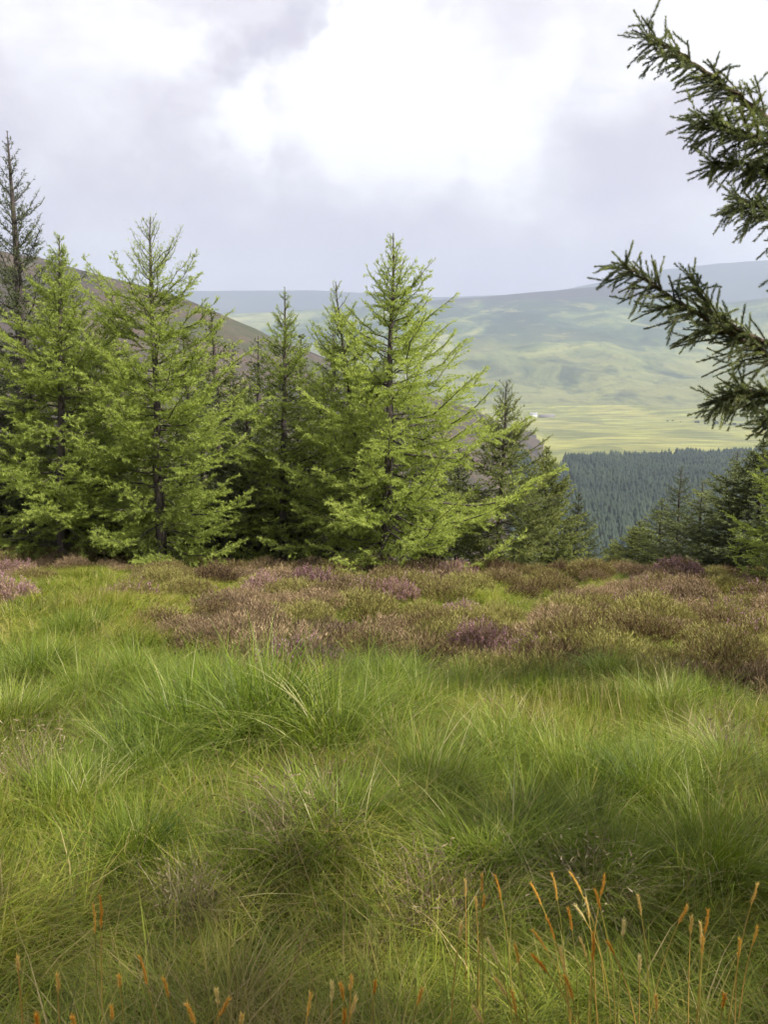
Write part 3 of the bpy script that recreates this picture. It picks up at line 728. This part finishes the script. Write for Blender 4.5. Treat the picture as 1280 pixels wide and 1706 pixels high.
# ------------------------------------------------------------------ far plantation, hedges and farm
def small_conifer(seed, seg=6, tiers=5):
    rg = np.random.default_rng(seed); sp = Soup()
    for t in range(tiers):
        z0 = t / tiers * .9 + .05; z1 = z0 + .34; r = .20 * (1 - t / tiers) ** .8 + .02
        n = 9; th = np.arange(n) / n * 6.283 + rg.uniform(0, 1)
        rr = r * rg.uniform(.55, 1.2, n)
        ring = np.stack([np.cos(th) * rr, np.sin(th) * rr, z0 + rg.normal(0, .02, n)], 1)
        V_ = np.vstack([ring, [[0, 0, min(z1, 1)]]])
        sp.add(V_, T=[[i, (i + 1) % n, n] for i in range(n)], a=rg.uniform(.2, .8, n + 1))
    return sp.mesh('far_conifer')
def bushmesh(seed, n=60):
    rg = np.random.default_rng(seed); sp = Soup()
    p = unit(rg.normal(size=(n, 3))) * rg.uniform(.3, .5, (n, 1)) * np.array((1, 1, .8)) + (0, 0, .42)
    needles(sp, p, unit(rg.normal(size=(n, 3))), np.full(n, .45), np.full(n, .35), rg.random(n), .8, .1, rg)
    return sp.mesh('far_bush')
M['farcon'] = leaf_mat('plantation_needles', [(0., (.012, .022, .016)), (.5, (.028, .045, .028)), (1., (.06, .08, .04))], .1, .8, inst=True)
M['farbush'] = leaf_mat('hedge_leaves', [(0., (.02, .035, .014)), (1., (.08, .10, .035))], .1, .8, inst=True)
NF = 26000
th = np.radians(rng.uniform(4, 38, NF * 2)); rr = np.sqrt(rng.uniform(250 ** 2, 1050 ** 2, NF * 2))
x = rr * np.sin(th); y = rr * np.cos(th)
px = 640 + F * x / y
edge = np.interp(px, [800, 905, 960, 1040, 1280, 1500], [560, 640, 760, 800, 880, 930]) + 50 * (vn(x / 60, y / 60, 8) - .5)
keep = (rr < edge) & (px > 860) & (vn(x / 30, y / 12, 3) + .25 * rng.random(len(x)) > .24)
x, y = x[keep][:NF], y[keep][:NF]; z = H(x, y)
n = len(x); h = (11 + 4 * vn(x / 50, y / 50, 9)) * rng.uniform(.7, 1.15, n)
scatter('plantation_forest', np.stack([x, y, z - .3], 1), np.stack([0 * x, 0 * x, rng.uniform(0, 6.28, n)], 1), np.stack([h * 1.05, h * 1.05, h], 1),
        rng.integers(0, 4, n), np.clip(vn(x / 40, y / 40, 5) * .8 + rng.normal(.1, .15, n), 0, 1), [(small_conifer(s), M['farcon']) for s in range(4)],
        'dark plantation of close-set conifers filling the valley below', 'forest')
# hedges and scattered bushes on the pastures
hx, hy = [], []
for k in range(9):
    px0 = rng.uniform(300, 1350); r0 = rng.uniform(1050, 1750)
    a0 = math.atan((px0 - 640) / F); L_ = rng.uniform(60, 260); dirn = rng.normal(0, .35) + (PI / 2 if rng.random() < .2 else 0)
    m = int(L_ / 7)
    s = np.linspace(-.5, .5, m) * L_
    hx.append(r0 * math.sin(a0) + s * math.cos(dirn) + rng.normal(0, 5, m)); hy.append(r0 * math.cos(a0) + s * math.sin(dirn) * 2 + rng.normal(0, 6, m))
x = np.concatenate(hx); y = np.concatenate(hy); z = H(x, y); n = len(x); h = rng.uniform(1.5, 5, n) * (rng.random(n) > .25)
scatter('hedgerow_bushes', np.stack([x, y, z - .5], 1), np.stack([0 * x, 0 * x, rng.uniform(0, 6.28, n)], 1), np.stack([h * 1.3, h * 1.3, h], 1),
        rng.integers(0, 3, n), rng.random(n), [(bushmesh(s), M['farbush']) for s in range(3)], 'scattered hedges and bushes on the far pastures', 'bushes')

def plain(name, col, rough=.8):
    m, nt = newmat(name); o = nd(nt, 'ShaderNodeOutputMaterial'); b = nd(nt, 'ShaderNodeBsdfPrincipled')
    t = nd(nt, 'ShaderNodeTexCoord'); n_ = noise(nt, t.outputs['Object'], .8, 5, .6)
    c = tuple(v * .8 for v in col)
    nt.links.new(ramp(nt, n_.outputs['Fac'], [(.35, c), (.65, col)]), b.inputs['Base Color']); b.inputs['Roughness'].default_value = rough
    nt.links.new(b.outputs[0], o.inputs[0]); return m
def boxs(sp, x0, x1, y0, y1, z0, z1):
    V_ = [(x0, y0, z0), (x1, y0, z0), (x1, y1, z0), (x0, y1, z0), (x0, y0, z1), (x1, y0, z1), (x1, y1, z1), (x0, y1, z1)]
    sp.add(V_, Q=[[0, 3, 2, 1], [4, 5, 6, 7], [0, 1, 5, 4], [1, 2, 6, 5], [2, 3, 7, 6], [3, 0, 4, 7]])
def house(px, y, W_, D_, Hh, Hr, name, label, wallm, roofm, rz, cat, chim=True, wins=True):
    x, y, z = base_at(px, y)
    e = bpy.data.objects.new(name, None); COL.objects.link(e); e.location = (x, y, z); e.rotation_euler = (0, 0, rz); tag(e, label, cat)
    sp = Soup(); boxs(sp, -W_ / 2, W_ / 2, -D_ / 2, D_ / 2, -2, Hh)
    for s in (-1, 1):
        sp.add([(s * W_ / 2, -D_ / 2, Hh), (s * W_ / 2, D_ / 2, Hh), (s * W_ / 2, 0, Hh + Hr)], T=[[0, 1, 2]])
    link('wall', sp.mesh('wall'), wallm, e)
    sp = Soup(); ov = .4
    for s in (-1, 1):
        a = np.array([(-W_ / 2 - ov, s * (D_ / 2 + ov), Hh - .15), (W_ / 2 + ov, s * (D_ / 2 + ov), Hh - .15), (W_ / 2 + ov, 0, Hh + Hr + .12), (-W_ / 2 - ov, 0, Hh + Hr + .12)])
        sp.add(np.vstack([a, a + (0, 0, .2)]), Q=[[0, 1, 2, 3], [4, 5, 6, 7], [0, 1, 5, 4], [1, 2, 6, 5], [3, 0, 4, 7]])
    rf = link('roof', sp.mesh('roof'), roofm, e)
    if chim:
        for s in (-1, 1):
            sp = Soup(); boxs(sp, s * W_ * .42 - .5, s * W_ * .42 + .5, -.5, .5, Hh + Hr - .6, Hh + Hr + 1.1); link('chimney', sp.mesh('chimney'), wallm, rf)
    if wins:
        for k, xx in enumerate(np.linspace(-W_ * .36, W_ * .36, 4)):
            if k == 1:
                sp = Soup(); boxs(sp, xx - .5, xx + .5, -D_ / 2 - .08, -D_ / 2 - .02, 0, 2.2); link('door', sp.mesh('door'), M['glass'], e); continue
            sp = Soup(); boxs(sp, xx - .6, xx + .6, -D_ / 2 - .08, -D_ / 2 - .02, 1.2, 2.5); link('window', sp.mesh('window'), M['glass'], e)
M['glass'] = plain('dark_window_glass', (.05, .06, .07), .2)
M['white'] = plain('whitewash', (.86, .84, .82)); M['slate'] = plain('slate', (.36, .36, .38)); M['tin'] = plain('tin_sheet', (.22, .2, .2)); M['stone'] = plain('stone_wall', (.25, .23, .21))
house(889, 1420, 12, 7, 5.2, 2.6, 'farmhouse', 'white farmhouse with a slate roof on the far pasture', M['white'], M['slate'], .1, 'house')
house(912, 1424, 26, 8, 3.2, 1.6, 'barn', 'long low grey barn joined on beside the white farmhouse', M['stone'], M['tin'], .03, 'barn', False, False)

# ------------------------------------------------------------------ grass
gp = []
def tile(seed, n, Lm, wid, rad_, kinds, dirn=None, segs=4, straw=.05):
    """a soft-edged round patch of many separate blades; kinds = shares of upright / swept / short"""
    rg = np.random.default_rng(seed); sp = Soup()
    # blades grow in small tufts
    nt_ = max(6, n // 26)
    tr = rad_ * rg.random(nt_) ** .6; tth = rg.uniform(0, 6.28, nt_)
    tx, ty = tr * np.cos(tth), tr * np.sin(tth)
    own = rg.integers(0, nt_, n)
    loose = rg.random(n) < .3
    ox, oy = rg.normal(0, .022, n), rg.normal(0, .022, n)
    bx = np.where(loose, rad_ * np.sqrt(rg.random(n)) * np.cos(own * 2.4), tx[own] + ox)
    by = np.where(loose, rad_ * np.sqrt(rg.random(n)) * np.sin(own * 2.4), ty[own] + oy)
    B = np.stack([bx, by, np.full(n, -.04)], 1)
    tuft_az = rg.uniform(0, 6.28, nt_)[own]
    if dirn is not None: tuft_az = dirn + rg.normal(0, .7, nt_)[own]
    az = np.where(rg.random(n) < .45, tuft_az, np.arctan2(oy, ox)) + rg.normal(0, .45, n)
    kd = rg.choice(3, nt_, p=kinds)[own]
    L = Lm * np.array((.9, 1.1, .45))[kd] * rg.uniform(.6, 1.15, nt_)[own] * rg.uniform(.5, 1.1, n)
    lean = np.abs(rg.normal(0, .13, n)) + np.array((.10, .42, .3))[kd]
    droop = np.clip(rg.normal(0, .16, n) + np.array((.25, .65, .35))[kd], 0, 1.1)
    tn = np.clip(rg.normal(.45, .15, nt_)[own] + rg.normal(0, .13, n), 0, .93)
    tn = np.where(rg.random(n) < straw, rg.uniform(.9, 1.2, n), tn)
    blades(sp, B, az, L, lean, droop, wid * rg.uniform(.4, 1.5, n), tn, segs)
    return sp.mesh('tile')
KD = {'up': (.7, .15, .15), 'sw': (.15, .7, .15), 'sh': (.1, .2, .7)}
for s, (nb, wd_, rd) in enumerate(((1150, .0052, .30), (880, .0068, .30), (640, .0090, .34))):      # near, middle, far
    for q, (kk, dr) in enumerate((('up', None), ('up', .4), ('sw', -.3), ('sw', 2.6), ('sw', .6), ('sh', None), ('sh', 1.))):
        gp.append((tile(100 + 10 * s + q, nb, (.40, .40, .32)[s], wd_, rd, KD[kk], dr, 4 if s < 2 else 3, .05 + .06 * (q == 5)), M['grass']))
NG = 7
def stalks(seed, n, Lm):
    rg = np.random.default_rng(seed); sp = Soup()
    th = rg.uniform(0, 6.28, n); rr = .14 * np.sqrt(rg.random(n))
    B = np.stack([rr * np.cos(th), rr * np.sin(th), np.full(n, -.03)], 1)
    blades(sp, B, th, Lm * rg.uniform(.6, 1.1, n), np.abs(rg.normal(.15, .1, n)), np.abs(rg.normal(.12, .1, n)), np.full(n, .0026), rg.uniform(.1, .8, n), 4)
    return sp.mesh('stalks')
for s in range(3): gp.append((stalks(130 + s, 9, .52), M['straw']))
def imgpos(x, y, z):
    dz = z - EYE
    dep = y * CP - dz * SP; v = (y * SP + dz * CP) / dep
    return 640 + F * x / dep, 853 - F * v
def jgrid(step, r0, r1):
    g = np.arange(-r1, r1, step)
    X_, Y_ = np.meshgrid(g, np.arange(0, r1, step)); X_ = X_.ravel() + rng.uniform(-.4, .4, X_.size) * step; Y_ = Y_.ravel() + rng.uniform(-.4, .4, Y_.size) * step
    r_ = np.hypot(X_, Y_); k = (r_ >= r0) & (r_ < r1) & (np.abs(np.arctan2(X_, Y_)) < R(34))
    return X_[k], Y_[k]
P_, I_, S_, T_ = [], [], [], []
for lod, (st_, r0, r1) in enumerate(((.31, .45, 3.4), (.30, 3.4, 8.0), (.33, 8.0, 19.5))):
    x, y = jgrid(st_, r0, r1); n = len(x); r = np.hypot(x, y)
    lush = fbm(x / 1.1, y / 1.1, 71, 3)
    hb = ss(r, 5.4, 6.6) * (vn(x / 1.6 + 5, y / 1.6, 61) * .5 + .25 + fbm(x / .7, y / .7, 62, 2) * .25)
    pxx, pyy = imgpos(x, y, H(x, y))
    hz_ = (pyy < np.interp(pxx, [0, 200, 280, 520, 700, 860, 1000, 1280], [965, 1000, 1165, 1165, 1155, 1190, 1170, 1175]) + 220 * (fbm(x / 1.3, y / 1.3, 91, 3) - .5)) & (hb > .30)
    q = np.where(lush > .55, rng.integers(0, 2, n), rng.integers(2, 5, n))
    q = np.where(rng.random(n) < .18, rng.integers(5, 7, n), q)
    q = np.where(hz_ & (rng.random(n) < .85), rng.integers(5, 7, n), q)
    P_.append(np.stack([x, y, H(x, y)], 1)); I_.append(q + NG * lod)
    S_.append(rng.uniform(.85, 1.15, n) * (.42 + 1.15 * lush) * (1 - .25 * ss(r, 9, 14)) * np.where(hz_, rng.uniform(.4, .85, n), 1)); T_.append(n)
P_, I_, S_ = np.concatenate(P_), np.concatenate(I_), np.concatenate(S_)
e_ = .25
gx = (H(P_[:, 0] + e_, P_[:, 1]) - H(P_[:, 0] - e_, P_[:, 1])) / (2 * e_); gy = (H(P_[:, 0], P_[:, 1] + e_) - H(P_[:, 0], P_[:, 1] - e_)) / (2 * e_)
# orientation: tilt to the slope (euler XYZ applied z first)
rot = np.stack([np.arctan(gy), -np.arctan(gx), np.zeros(len(gx))], 1)
SZ = np.stack([np.ones_like(S_), np.ones_like(S_), S_], 1)
# dry stalks
a_ = np.radians(rng.uniform(-34, 34, 900)); r_ = np.sqrt(rng.uniform(.8, 64, 900)); x = r_ * np.sin(a_); y = r_ * np.cos(a_)
k = fbm(x / .6 + 9, y / .9, 81, 3) > .50; x, y = x[k], y[k]; n = len(x)
P_ = np.vstack([P_, np.stack([x, y, H(x, y)], 1)]); I_ = np.concatenate([I_, rng.integers(3 * NG, 3 * NG + 3, n)])
rot = np.vstack([rot, np.stack([rng.normal(0, .1, n), rng.normal(0, .1, n), rng.uniform(0, 6.28, n)], 1)]); sc = rng.uniform(.6, 1.2, n); SZ = np.vstack([SZ, np.stack([sc] * 3, 1)])
print('GRASS', len(P_))
scatter('meadow_grass', P_, rot, SZ, I_, rng.random(len(P_)), gp, 'long moorland grass covering the whole meadow', 'grass')

LM = [(60, 'the bare-topped larch'), (170, 'the bushy bright larch'), (330, 'the crooked-topped larch'), (420, 'the gap beyond the crooked larch'), (530, 'the dark thicket'), (600, 'the leaning larch'), (700, 'the tall middle larch'),
      (780, 'the sweeping middle branches'), (880, 'the tiered pointed conifer'), (960, 'the low bushy conifer'), (1040, 'the gap above the valley forest'), (1110, 'the lowest dark conifers'), (1180, 'the knobbly-topped conifer'), (1250, 'the blunt-crowned conifer'), (9999, 'the frame-edge branch tips')]
def landmark(px):
    return next(t for v, t in LM if px < v)
# tussocks ------------------------------------------------------------------
def tuss(seed, n=1500, Lm=.68):
    rg = np.random.default_rng(seed); sp = Soup()
    nl = 16                                              # sub-tufts of their own lean
    c = rg.normal(0, .13, (nl, 2)); own = rg.integers(0, nl, n)
    o2 = rg.normal(0, .045, (n, 2)); B2 = c[own] + o2
    B = np.stack([B2[:, 0], B2[:, 1], np.full(n, -.02)], 1)
    cd = np.arctan2(c[:, 1], c[:, 0]) + rg.normal(0, .6, nl)
    az = np.where(rg.random(n) < .6, cd[own] + rg.normal(0, .5, n), rg.uniform(0, 6.28, n))
    ln = (np.hypot(c[:, 0], c[:, 1]) * 1.6 + rg.uniform(0, .22, nl))[own]; dr = rg.uniform(.15, .85, nl)[own]
    blades(sp, B, az, Lm * rg.uniform(.6, 1.1, nl)[own] * rg.uniform(.5, 1.1, n), np.clip(ln + rg.normal(0, .12, n), 0, .9), np.clip(dr + rg.normal(0, .18, n), 0, 1.15),
           .0072 * rg.uniform(.4, 1.4, n), np.clip(rg.normal(.55, .14, nl)[own] + rg.normal(0, .14, n) + (rg.random(n) < .06) * .45, 0, 1.1), 5)
    return sp.mesh('grass_tussock')
tm = [tuss(s) for s in (1, 2, 3, 4, 5)]
TU = [(430, 1265, 1.4, 'big bright green grass tussock swelling in the middle of the meadow'), (560, 1290, 1.1, 'grass tussock combed over beside the biggest one'),
      (300, 1280, 1.05, None), (240, 1330, .8, None), (150, 1190, .8, None), (60, 1150, .85, None), (20, 1240, .8, None), (225, 1165, .8, None), (120, 1070, .75, None), (330, 1205, .75, None),
      (650, 1170, .85, None), (760, 1200, .85, 'upright bright green grass tussock in front of the purple heather'), (700, 1200, .7, None), (620, 1215, .75, None), (900, 1190, .7, None), (1010, 1150, .7, None),
      (1100, 1220, .7, None), (1180, 1200, .7, None), (840, 1300, .75, None), (960, 1340, .75, None), (1090, 1370, .8, None), (700, 1370, .8, None), (560, 1420, .7, None), (1220, 1330, .75, None),
      (100, 1400, .7, None), (220, 1470, .65, None), (400, 1480, .6, None), (820, 1480, .7, None), (1000, 1500, .7, None), (1180, 1480, .75, None)]
def ground_hit(px, py):
    lo, hi = .6, 40
    s = slope(py)
    for yy in np.arange(.6, 25, .05):
        zz = zat(py, yy); xx = xat(px, yy, zz)
        if zz < Hf(xx, yy): return xx, yy, Hf(xx, yy)
    return xx, 18, Hf(xx, 18)
for k, (px, py, s, lab) in enumerate(TU):
    x, y, z = ground_hit(px, py)
    o = link('grass_tussock', tm[k % 5], M['tussock'], loc=(x, y, z), rot=(random.uniform(-.1, .1), random.uniform(-.1, .1), random.uniform(0, 6.28)), scale=(s, s, s))
    tag(o, lab or '%sgreen grass tussock %s below %s' % ('' if s > .75 else 'smaller ', 'close to the heather' if py < 1160 else 'in mid-meadow' if py < 1330 else 'in the shaded foreground', landmark(px)), 'grass tussock', 'grass tussocks in the meadow')

# dead brown tufts
M['dead'] = leaf_mat('dead_stems', [(0., (.07, .045, .03)), (.45, (.20, .14, .09)), (.8, (.30, .23, .14)), (1., (.50, .41, .27))], .15, .7, .3)
def deadtuft(seed, n=340):
    rg = np.random.default_rng(seed); sp = Soup()
    B = np.stack([rg.normal(0, .09, n), rg.normal(0, .07, n), np.full(n, 0.)], 1)
    blades(sp, B, rg.uniform(0, 6.28, n), .52 * rg.uniform(.5, 1.1, n), np.clip(rg.normal(.35, .2, n), 0, .9), np.clip(rg.normal(.45, .3, n), 0, 1.1), .0042 * rg.uniform(.6, 1.5, n), rg.random(n), 5)
    m = 160; P = np.stack([rg.normal(0, .15, m), rg.normal(0, .12, m), rg.uniform(.2, .48, m)], 1)
    needles(sp, P, unit(rg.normal(size=(m, 3)) + (0, 0, .6)), rg.uniform(.015, .045, m), rg.uniform(.004, .009, m), rg.uniform(.3, 1, m), .8, 0, rg)
    return sp.mesh('dead_tuft')
dm_ = [deadtuft(s) for s in (1, 2, 3)]
for k, (px, py, sc, lab) in enumerate([(310, 1560, .65, 'withered grey-brown plant with pale curled leaves low in the meadow'), (505, 1450, .9, 'brown dead tuft just in front of the biggest tussock'), (735, 1590, .8, 'tangle of dead stems behind the orange-headed stalks'),
        (980, 1560, .8, 'matted dead tuft among the orange-headed stalks'), (850, 1260, .8, 'brown dead tuft by the pink-tipped heather bush'), (40, 1360, 1., 'orange-brown dead tuft at the left end of the meadow'), (1210, 1290, .8, 'dull dead tuft in the shade of the near spruce')]):
    x, y, z = ground_hit(px, py)
    o = link('dead_tuft', dm_[k % 3], M['dead'], loc=(x, y, z), rot=(0, 0, k * 1.3), scale=(sc, sc, sc)); tag(o, lab, 'dead tuft', 'dead brown tufts')

# heather -------------------------------------------------------------------
def heather(seed, n=520, flower=0.0, rad_=.46, ht=.30):
    rg = np.random.default_rng(seed); sp = Soup(); fl = Soup(); wd = Soup()
    for k in range(n):
        rr = math.sqrt(rg.random()); th = rg.uniform(0, 6.28)
        b = np.array((rr * rad_ * .7 * math.cos(th), rr * rad_ * .7 * math.sin(th), 0))
        h_ = ht * (1 - .55 * rr * rr) * rg.uniform(.75, 1.15)
        d = unit(np.array((math.cos(th) * rr * .75, math.sin(th) * rr * .75, 1.)) + rg.normal(0, .16, 3))
        tip = b + d * h_ * 1.15
        m = 15
        u = rg.uniform(.35, 1.0, (m, 1))
        tone = np.clip(.15 + .55 * u[:, 0] + rg.normal(0, .14, m) + rg.normal(0, .1), 0, 1)
        tgt = fl if (rg.random() < flower) else sp
        PPn = b + (tip - b) * u + rg.normal(0, .012, (m, 3))
        isf = u[:, 0] > .68
        needles(sp, PPn, np.tile(d, (m, 1)), np.full(m, .038), np.full(m, .008), tone, .55, .2, rg)
        if tgt is fl:
            mm = 12; u2 = rg.uniform(.72, 1.05, (mm, 1))
            needles(fl, b + (tip - b) * u2 + rg.normal(0, .01, (mm, 3)), np.tile(d, (mm, 1)), np.full(mm, .022), np.full(mm, .012), np.clip(rg.normal(.5, .25, mm), 0, 1), .8, .2, rg)
    return sp.mesh('foliage'), (fl.mesh('flowers') if flower else None)
hk = [(heather(1), 'heather', 'olive-green'), (heather(2, 480), 'heatherbrown', 'russet-brown'), (heather(3, 480), 'heatherbrown', 'russet-brown'),
      (heather(4, 460, .6), 'heatherbrown', 'flowering'), (heather(5, 560, 0, .5, .26), 'heather', 'olive-green'), (heather(6, 460, .18), 'heather', 'sparse')]
labs = {0: 'olive-green heather', 1: 'russet-brown heather', 2: 'russet-brown heather', 3: 'pink-blossomed heather', 4: 'low olive heather', 5: 'sparsely blossomed heather'}
grp = {0: 'olive heather bushes', 1: 'brown heather bushes', 2: 'brown heather bushes', 3: 'heather bushes in full blossom', 4: 'olive heather bushes', 5: 'heather bushes with little blossom'}
def add_heather(k, x, y, s, lab=None, hz=1.0):
    z = Hf(x, y)
    (fo, fl), mt, _ = hk[k]
    e = bpy.data.objects.new('heather_bush', None); COL.objects.link(e); e.empty_display_size = .2
    e.location = (x, y, z - .03); e.rotation_euler = (0, 0, random.uniform(0, 6.28)); e.scale = (s, s, s * hz)
    ppx, ppy = [float(v) for v in imgpos(x, y, z)]
    band = 'on the crest' if ppy < 965 else 'just this side of the crest' if ppy < 1000 else 'midway' if ppy < 1050 else 'at the near edge'
    size = 'small ' if s < .8 else 'wide ' if s > 1.05 else ''
    tag(e, lab or size + labs[k] + ' ' + band + ' below ' + landmark(ppx), 'heather', grp[k])
    link('foliage', fo, M[mt], e)
    if fl is not None: link('flowers', fl, M['flower'], e)
placed = []
specials = [(15, 1010, 3, .95, 'pink-purple heather in blossom at the left end of the meadow, alone in the grass'), (520, 985, 3, 1.0, 'brightest purple heather bush near the middle, in front of the dark thicket'),
            (800, 1095, 3, .85, 'pink-tipped heather bush nearest the viewer, behind the upright tussock'), (1130, 965, 3, 1.1, 'tall pink heather at the crest below the dark conifers'),
            (660, 1000, 3, .8, None), (440, 990, 3, .8, None), (610, 1000, 5, .9, None)]
for px, py, k, s, lab in specials:
    x, y, z = ground_hit(px, py); add_heather(k, x, y, s, lab, 1.15); placed.append((x, y, .4))
tries = 0
while len(placed) < 240 and tries < 6000:
    tries += 1
    px = random.uniform(-60, 1340); y = math.sqrt(random.uniform(6.1 ** 2, 17.2 ** 2) if random.random() < .6 else random.uniform(6.1 ** 2, 10 ** 2))
    x = xat(px, y, -.160 * y)
    hv = float(vn(np.array([x / 1.6 + 5]), np.array([y / 1.6]), 61)[0])
    pyy = imgpos(x, y, Hf(x, y))[1]
    lowlim = np.interp(px, [0, 200, 280, 520, 700, 860, 1000, 1280], [965, 990, 1140, 1145, 1135, 1170, 1150, 1160])
    if pyy > lowlim + 110 * (float(fbm(np.array([x / 1.3]), np.array([y / 1.3]), 91, 3)[0]) - .5) * 2: continue
    if px < 330 and pyy > 1000 and random.random() < .9: continue
    if hv < .28 and random.random() < .7: continue
    if any((x - a) ** 2 + (y - b) ** 2 < (c * 1.05) ** 2 for a, b, c in placed): continue
    ps = [.2, .24, .2, .07, .18, .11] if px < 800 else [.24, .2, .16, .015, .31, .07]
    k = random.choices(range(6), ps)[0]
    s = random.uniform(.65, 1.2)
    add_heather(k, x, y, s); placed.append((x, y, .42 * s))

# foreground seed stalks -----------------------------------------------------
def stalk_thing(px, py, qx, qy, h, orange):
    """tip pixel (px,py), foot-of-head pixel (qx,qy), height above ground of the tip"""
    yy = .9
    for yv in np.arange(.9, 6, .02):
        zz = zat(py, yv); xx = xat(px, yv, zz)
        if zz - Hf(xx, yv) < h: yy = yv; break
        yy = yv
    tip = pt(px, py, yy); foot = pt(qx, qy, yy + .01)
    hl = np.linalg.norm(tip - foot)
    d = unit(foot - tip)
    gx = foot[0] + d[0] * h * .35; gy = yy + random.uniform(-.05, .08); gz = Hf(gx, gy)
    ground = np.array((gx, gy, gz - .02))
    ctrl = foot + d * h * .35
    s = np.linspace(0, 1, 10)[:, None]
    P = (1 - s) ** 2 * foot + 2 * s * (1 - s) * ctrl + s ** 2 * ground
    st = Soup(); tube(st, P - ground, np.linspace(.0012, .0020, 10), 5, a=np.random.uniform(.3, .9))
    hd = Soup()
    c = np.array((0, 0, 0)); m = 12; t = np.linspace(0, 1, m)
    bow = unit(np.cross(d, (0, 1, 0))) * hl * .025
    HP = foot + (tip - foot) * t[:, None] + bow * np.sin(t * PI)[:, None]
    wmax = .0016
    tube(hd, HP - ground, wmax * np.sin(PI * np.clip(t * .86 + .08, 0, 1)) ** .7 + .0006, 6, a=orange)
    nn = 90; u = np.random.rand(nn)
    PPp = foot + (tip - foot) * u[:, None] + bow * np.sin(u * PI)[:, None] - ground
    needles(hd, PPp, np.tile(-d, (nn, 1)), np.full(nn, .013), np.full(nn, .0017), np.clip(np.random.normal(orange, .2, nn), 0, 1), .42, 0)
    e = bpy.data.objects.new('grass_stalk', None); COL.objects.link(e); e.location = ground; e.empty_display_size = .05
    tilt = 'upright' if abs(px - qx) < 5 else 'leaning left' if px < qx else 'leaning right'
    lvl = 'tallest' if py < 1500 else 'mid-height' if py < 1580 else 'lowest'
    tag(e, '%s grass stalk, %s, %s, below %s' % ('orange-headed' if orange < .75 else 'pale straw-headed', tilt, lvl, landmark(px)), 'grass stalk', 'orange-headed grass stalks' if orange < .75 else 'straw-headed grass stalks')
    link('stem', st.mesh('stem'), M['stem'], e); link('seed_head', hd.mesh('seed_head'), M['seed'], e)
rc = [(370,315,390,400),(490,345,525,415),(560,310,578,400),(620,305,660,380),(672,392,684,462),(735,320,722,385),(703,365,722,430),(640,420,672,468),(540,455,570,530),(615,430,627,500),(845,380,858,450),
      (495,500,545,570),(495,585,545,640),(345,530,380,615),(370,660,410,720),(425,705,440,780),(588,560,602,640),(602,650,630,730),(745,540,768,582),(655,530,675,590),(697,510,695,600),(852,590,852,640),(1245,345,1225,415),
      (1245,490,1228,550),(1187,530,1181,590),(1010,420,982,478),(1025,455,1022,512),(1080,435,1070,510),(1055,475,1056,545),(1064,520,1060,580),(800,470,795,520),(435,545,450,610),(270,330,272,390),(325,315,326,375),(305,390,308,430),
      (335,390,330,430),(125,695,110,750),(297,755,330,811),(905,715,908,770),(258,480,250,530),(1135,715,1128,760)]
lc = [(310,415,315,510),(333,385,335,490),(465,590,490,680),(190,650,192,705),(55,590,60,640),(395,655,400,692),(545,665,560,722),(620,745,650,815),(720,700,725,752),(760,730,725,792),(1035,710,1022,790),(1105,675,1105,735),
      (1135,680,1145,735),(1170,650,1168,702),(1185,725,1165,790),(1147,770,1145,815),(1250,670,1246,712),(120,785,122,830),(805,785,800,830),(240,790,245,830),(370,755,372,800)]
for L_, ox in ((rc, 640), (lc, 0)):
    for (a, b, c, d) in L_:
        stalk_thing(ox + a / 2, 1300 + b / 2, ox + c / 2, 1300 + d / 2, random.uniform(.50, .70), random.choices((.15, .45, .9), (.35, .4, .25))[0])

# ------------------------------------------------------------------ haze
HAZE = 2.3e-4
if HAZE > 0:
    sp = Soup(); boxs(sp, -6500, 6500, -6500, 6500, -130, 660)
    m, nt = newmat('haze_air'); o = nd(nt, 'ShaderNodeOutputMaterial'); v = nd(nt, 'ShaderNodeVolumePrincipled')
    v.inputs['Color'].default_value = (.62, .70, .87, 1); v.inputs['Density'].default_value = HAZE; v.inputs['Anisotropy'].default_value = 0.1
    nt.links.new(v.outputs[0], o.inputs['Volume'])
    hz = link('haze', sp.mesh('haze'), m); tag(hz, kind='stuff')
tri = sum(len(me.loop_triangles) if me.calc_loop_triangles() is None else 0 for me in bpy.data.meshes)
from collections import Counter
seen = {}
for o in [o for o in S.objects if o.parent is None and 'label' in o and 'group' in o]:
    seen.setdefault(o['label'], []).append(o)
for lab, os_ in seen.items():
    if len(os_) < 2: continue
    os_.sort(key=lambda o: o.location.y)
    w = {2: ('nearer', 'farther'), 3: ('nearest', 'middle', 'farthest')}.get(len(os_))
    if w:
        for o, t in zip(os_, w): o['label'] = t + ' ' + lab
print('TRIS', tri)
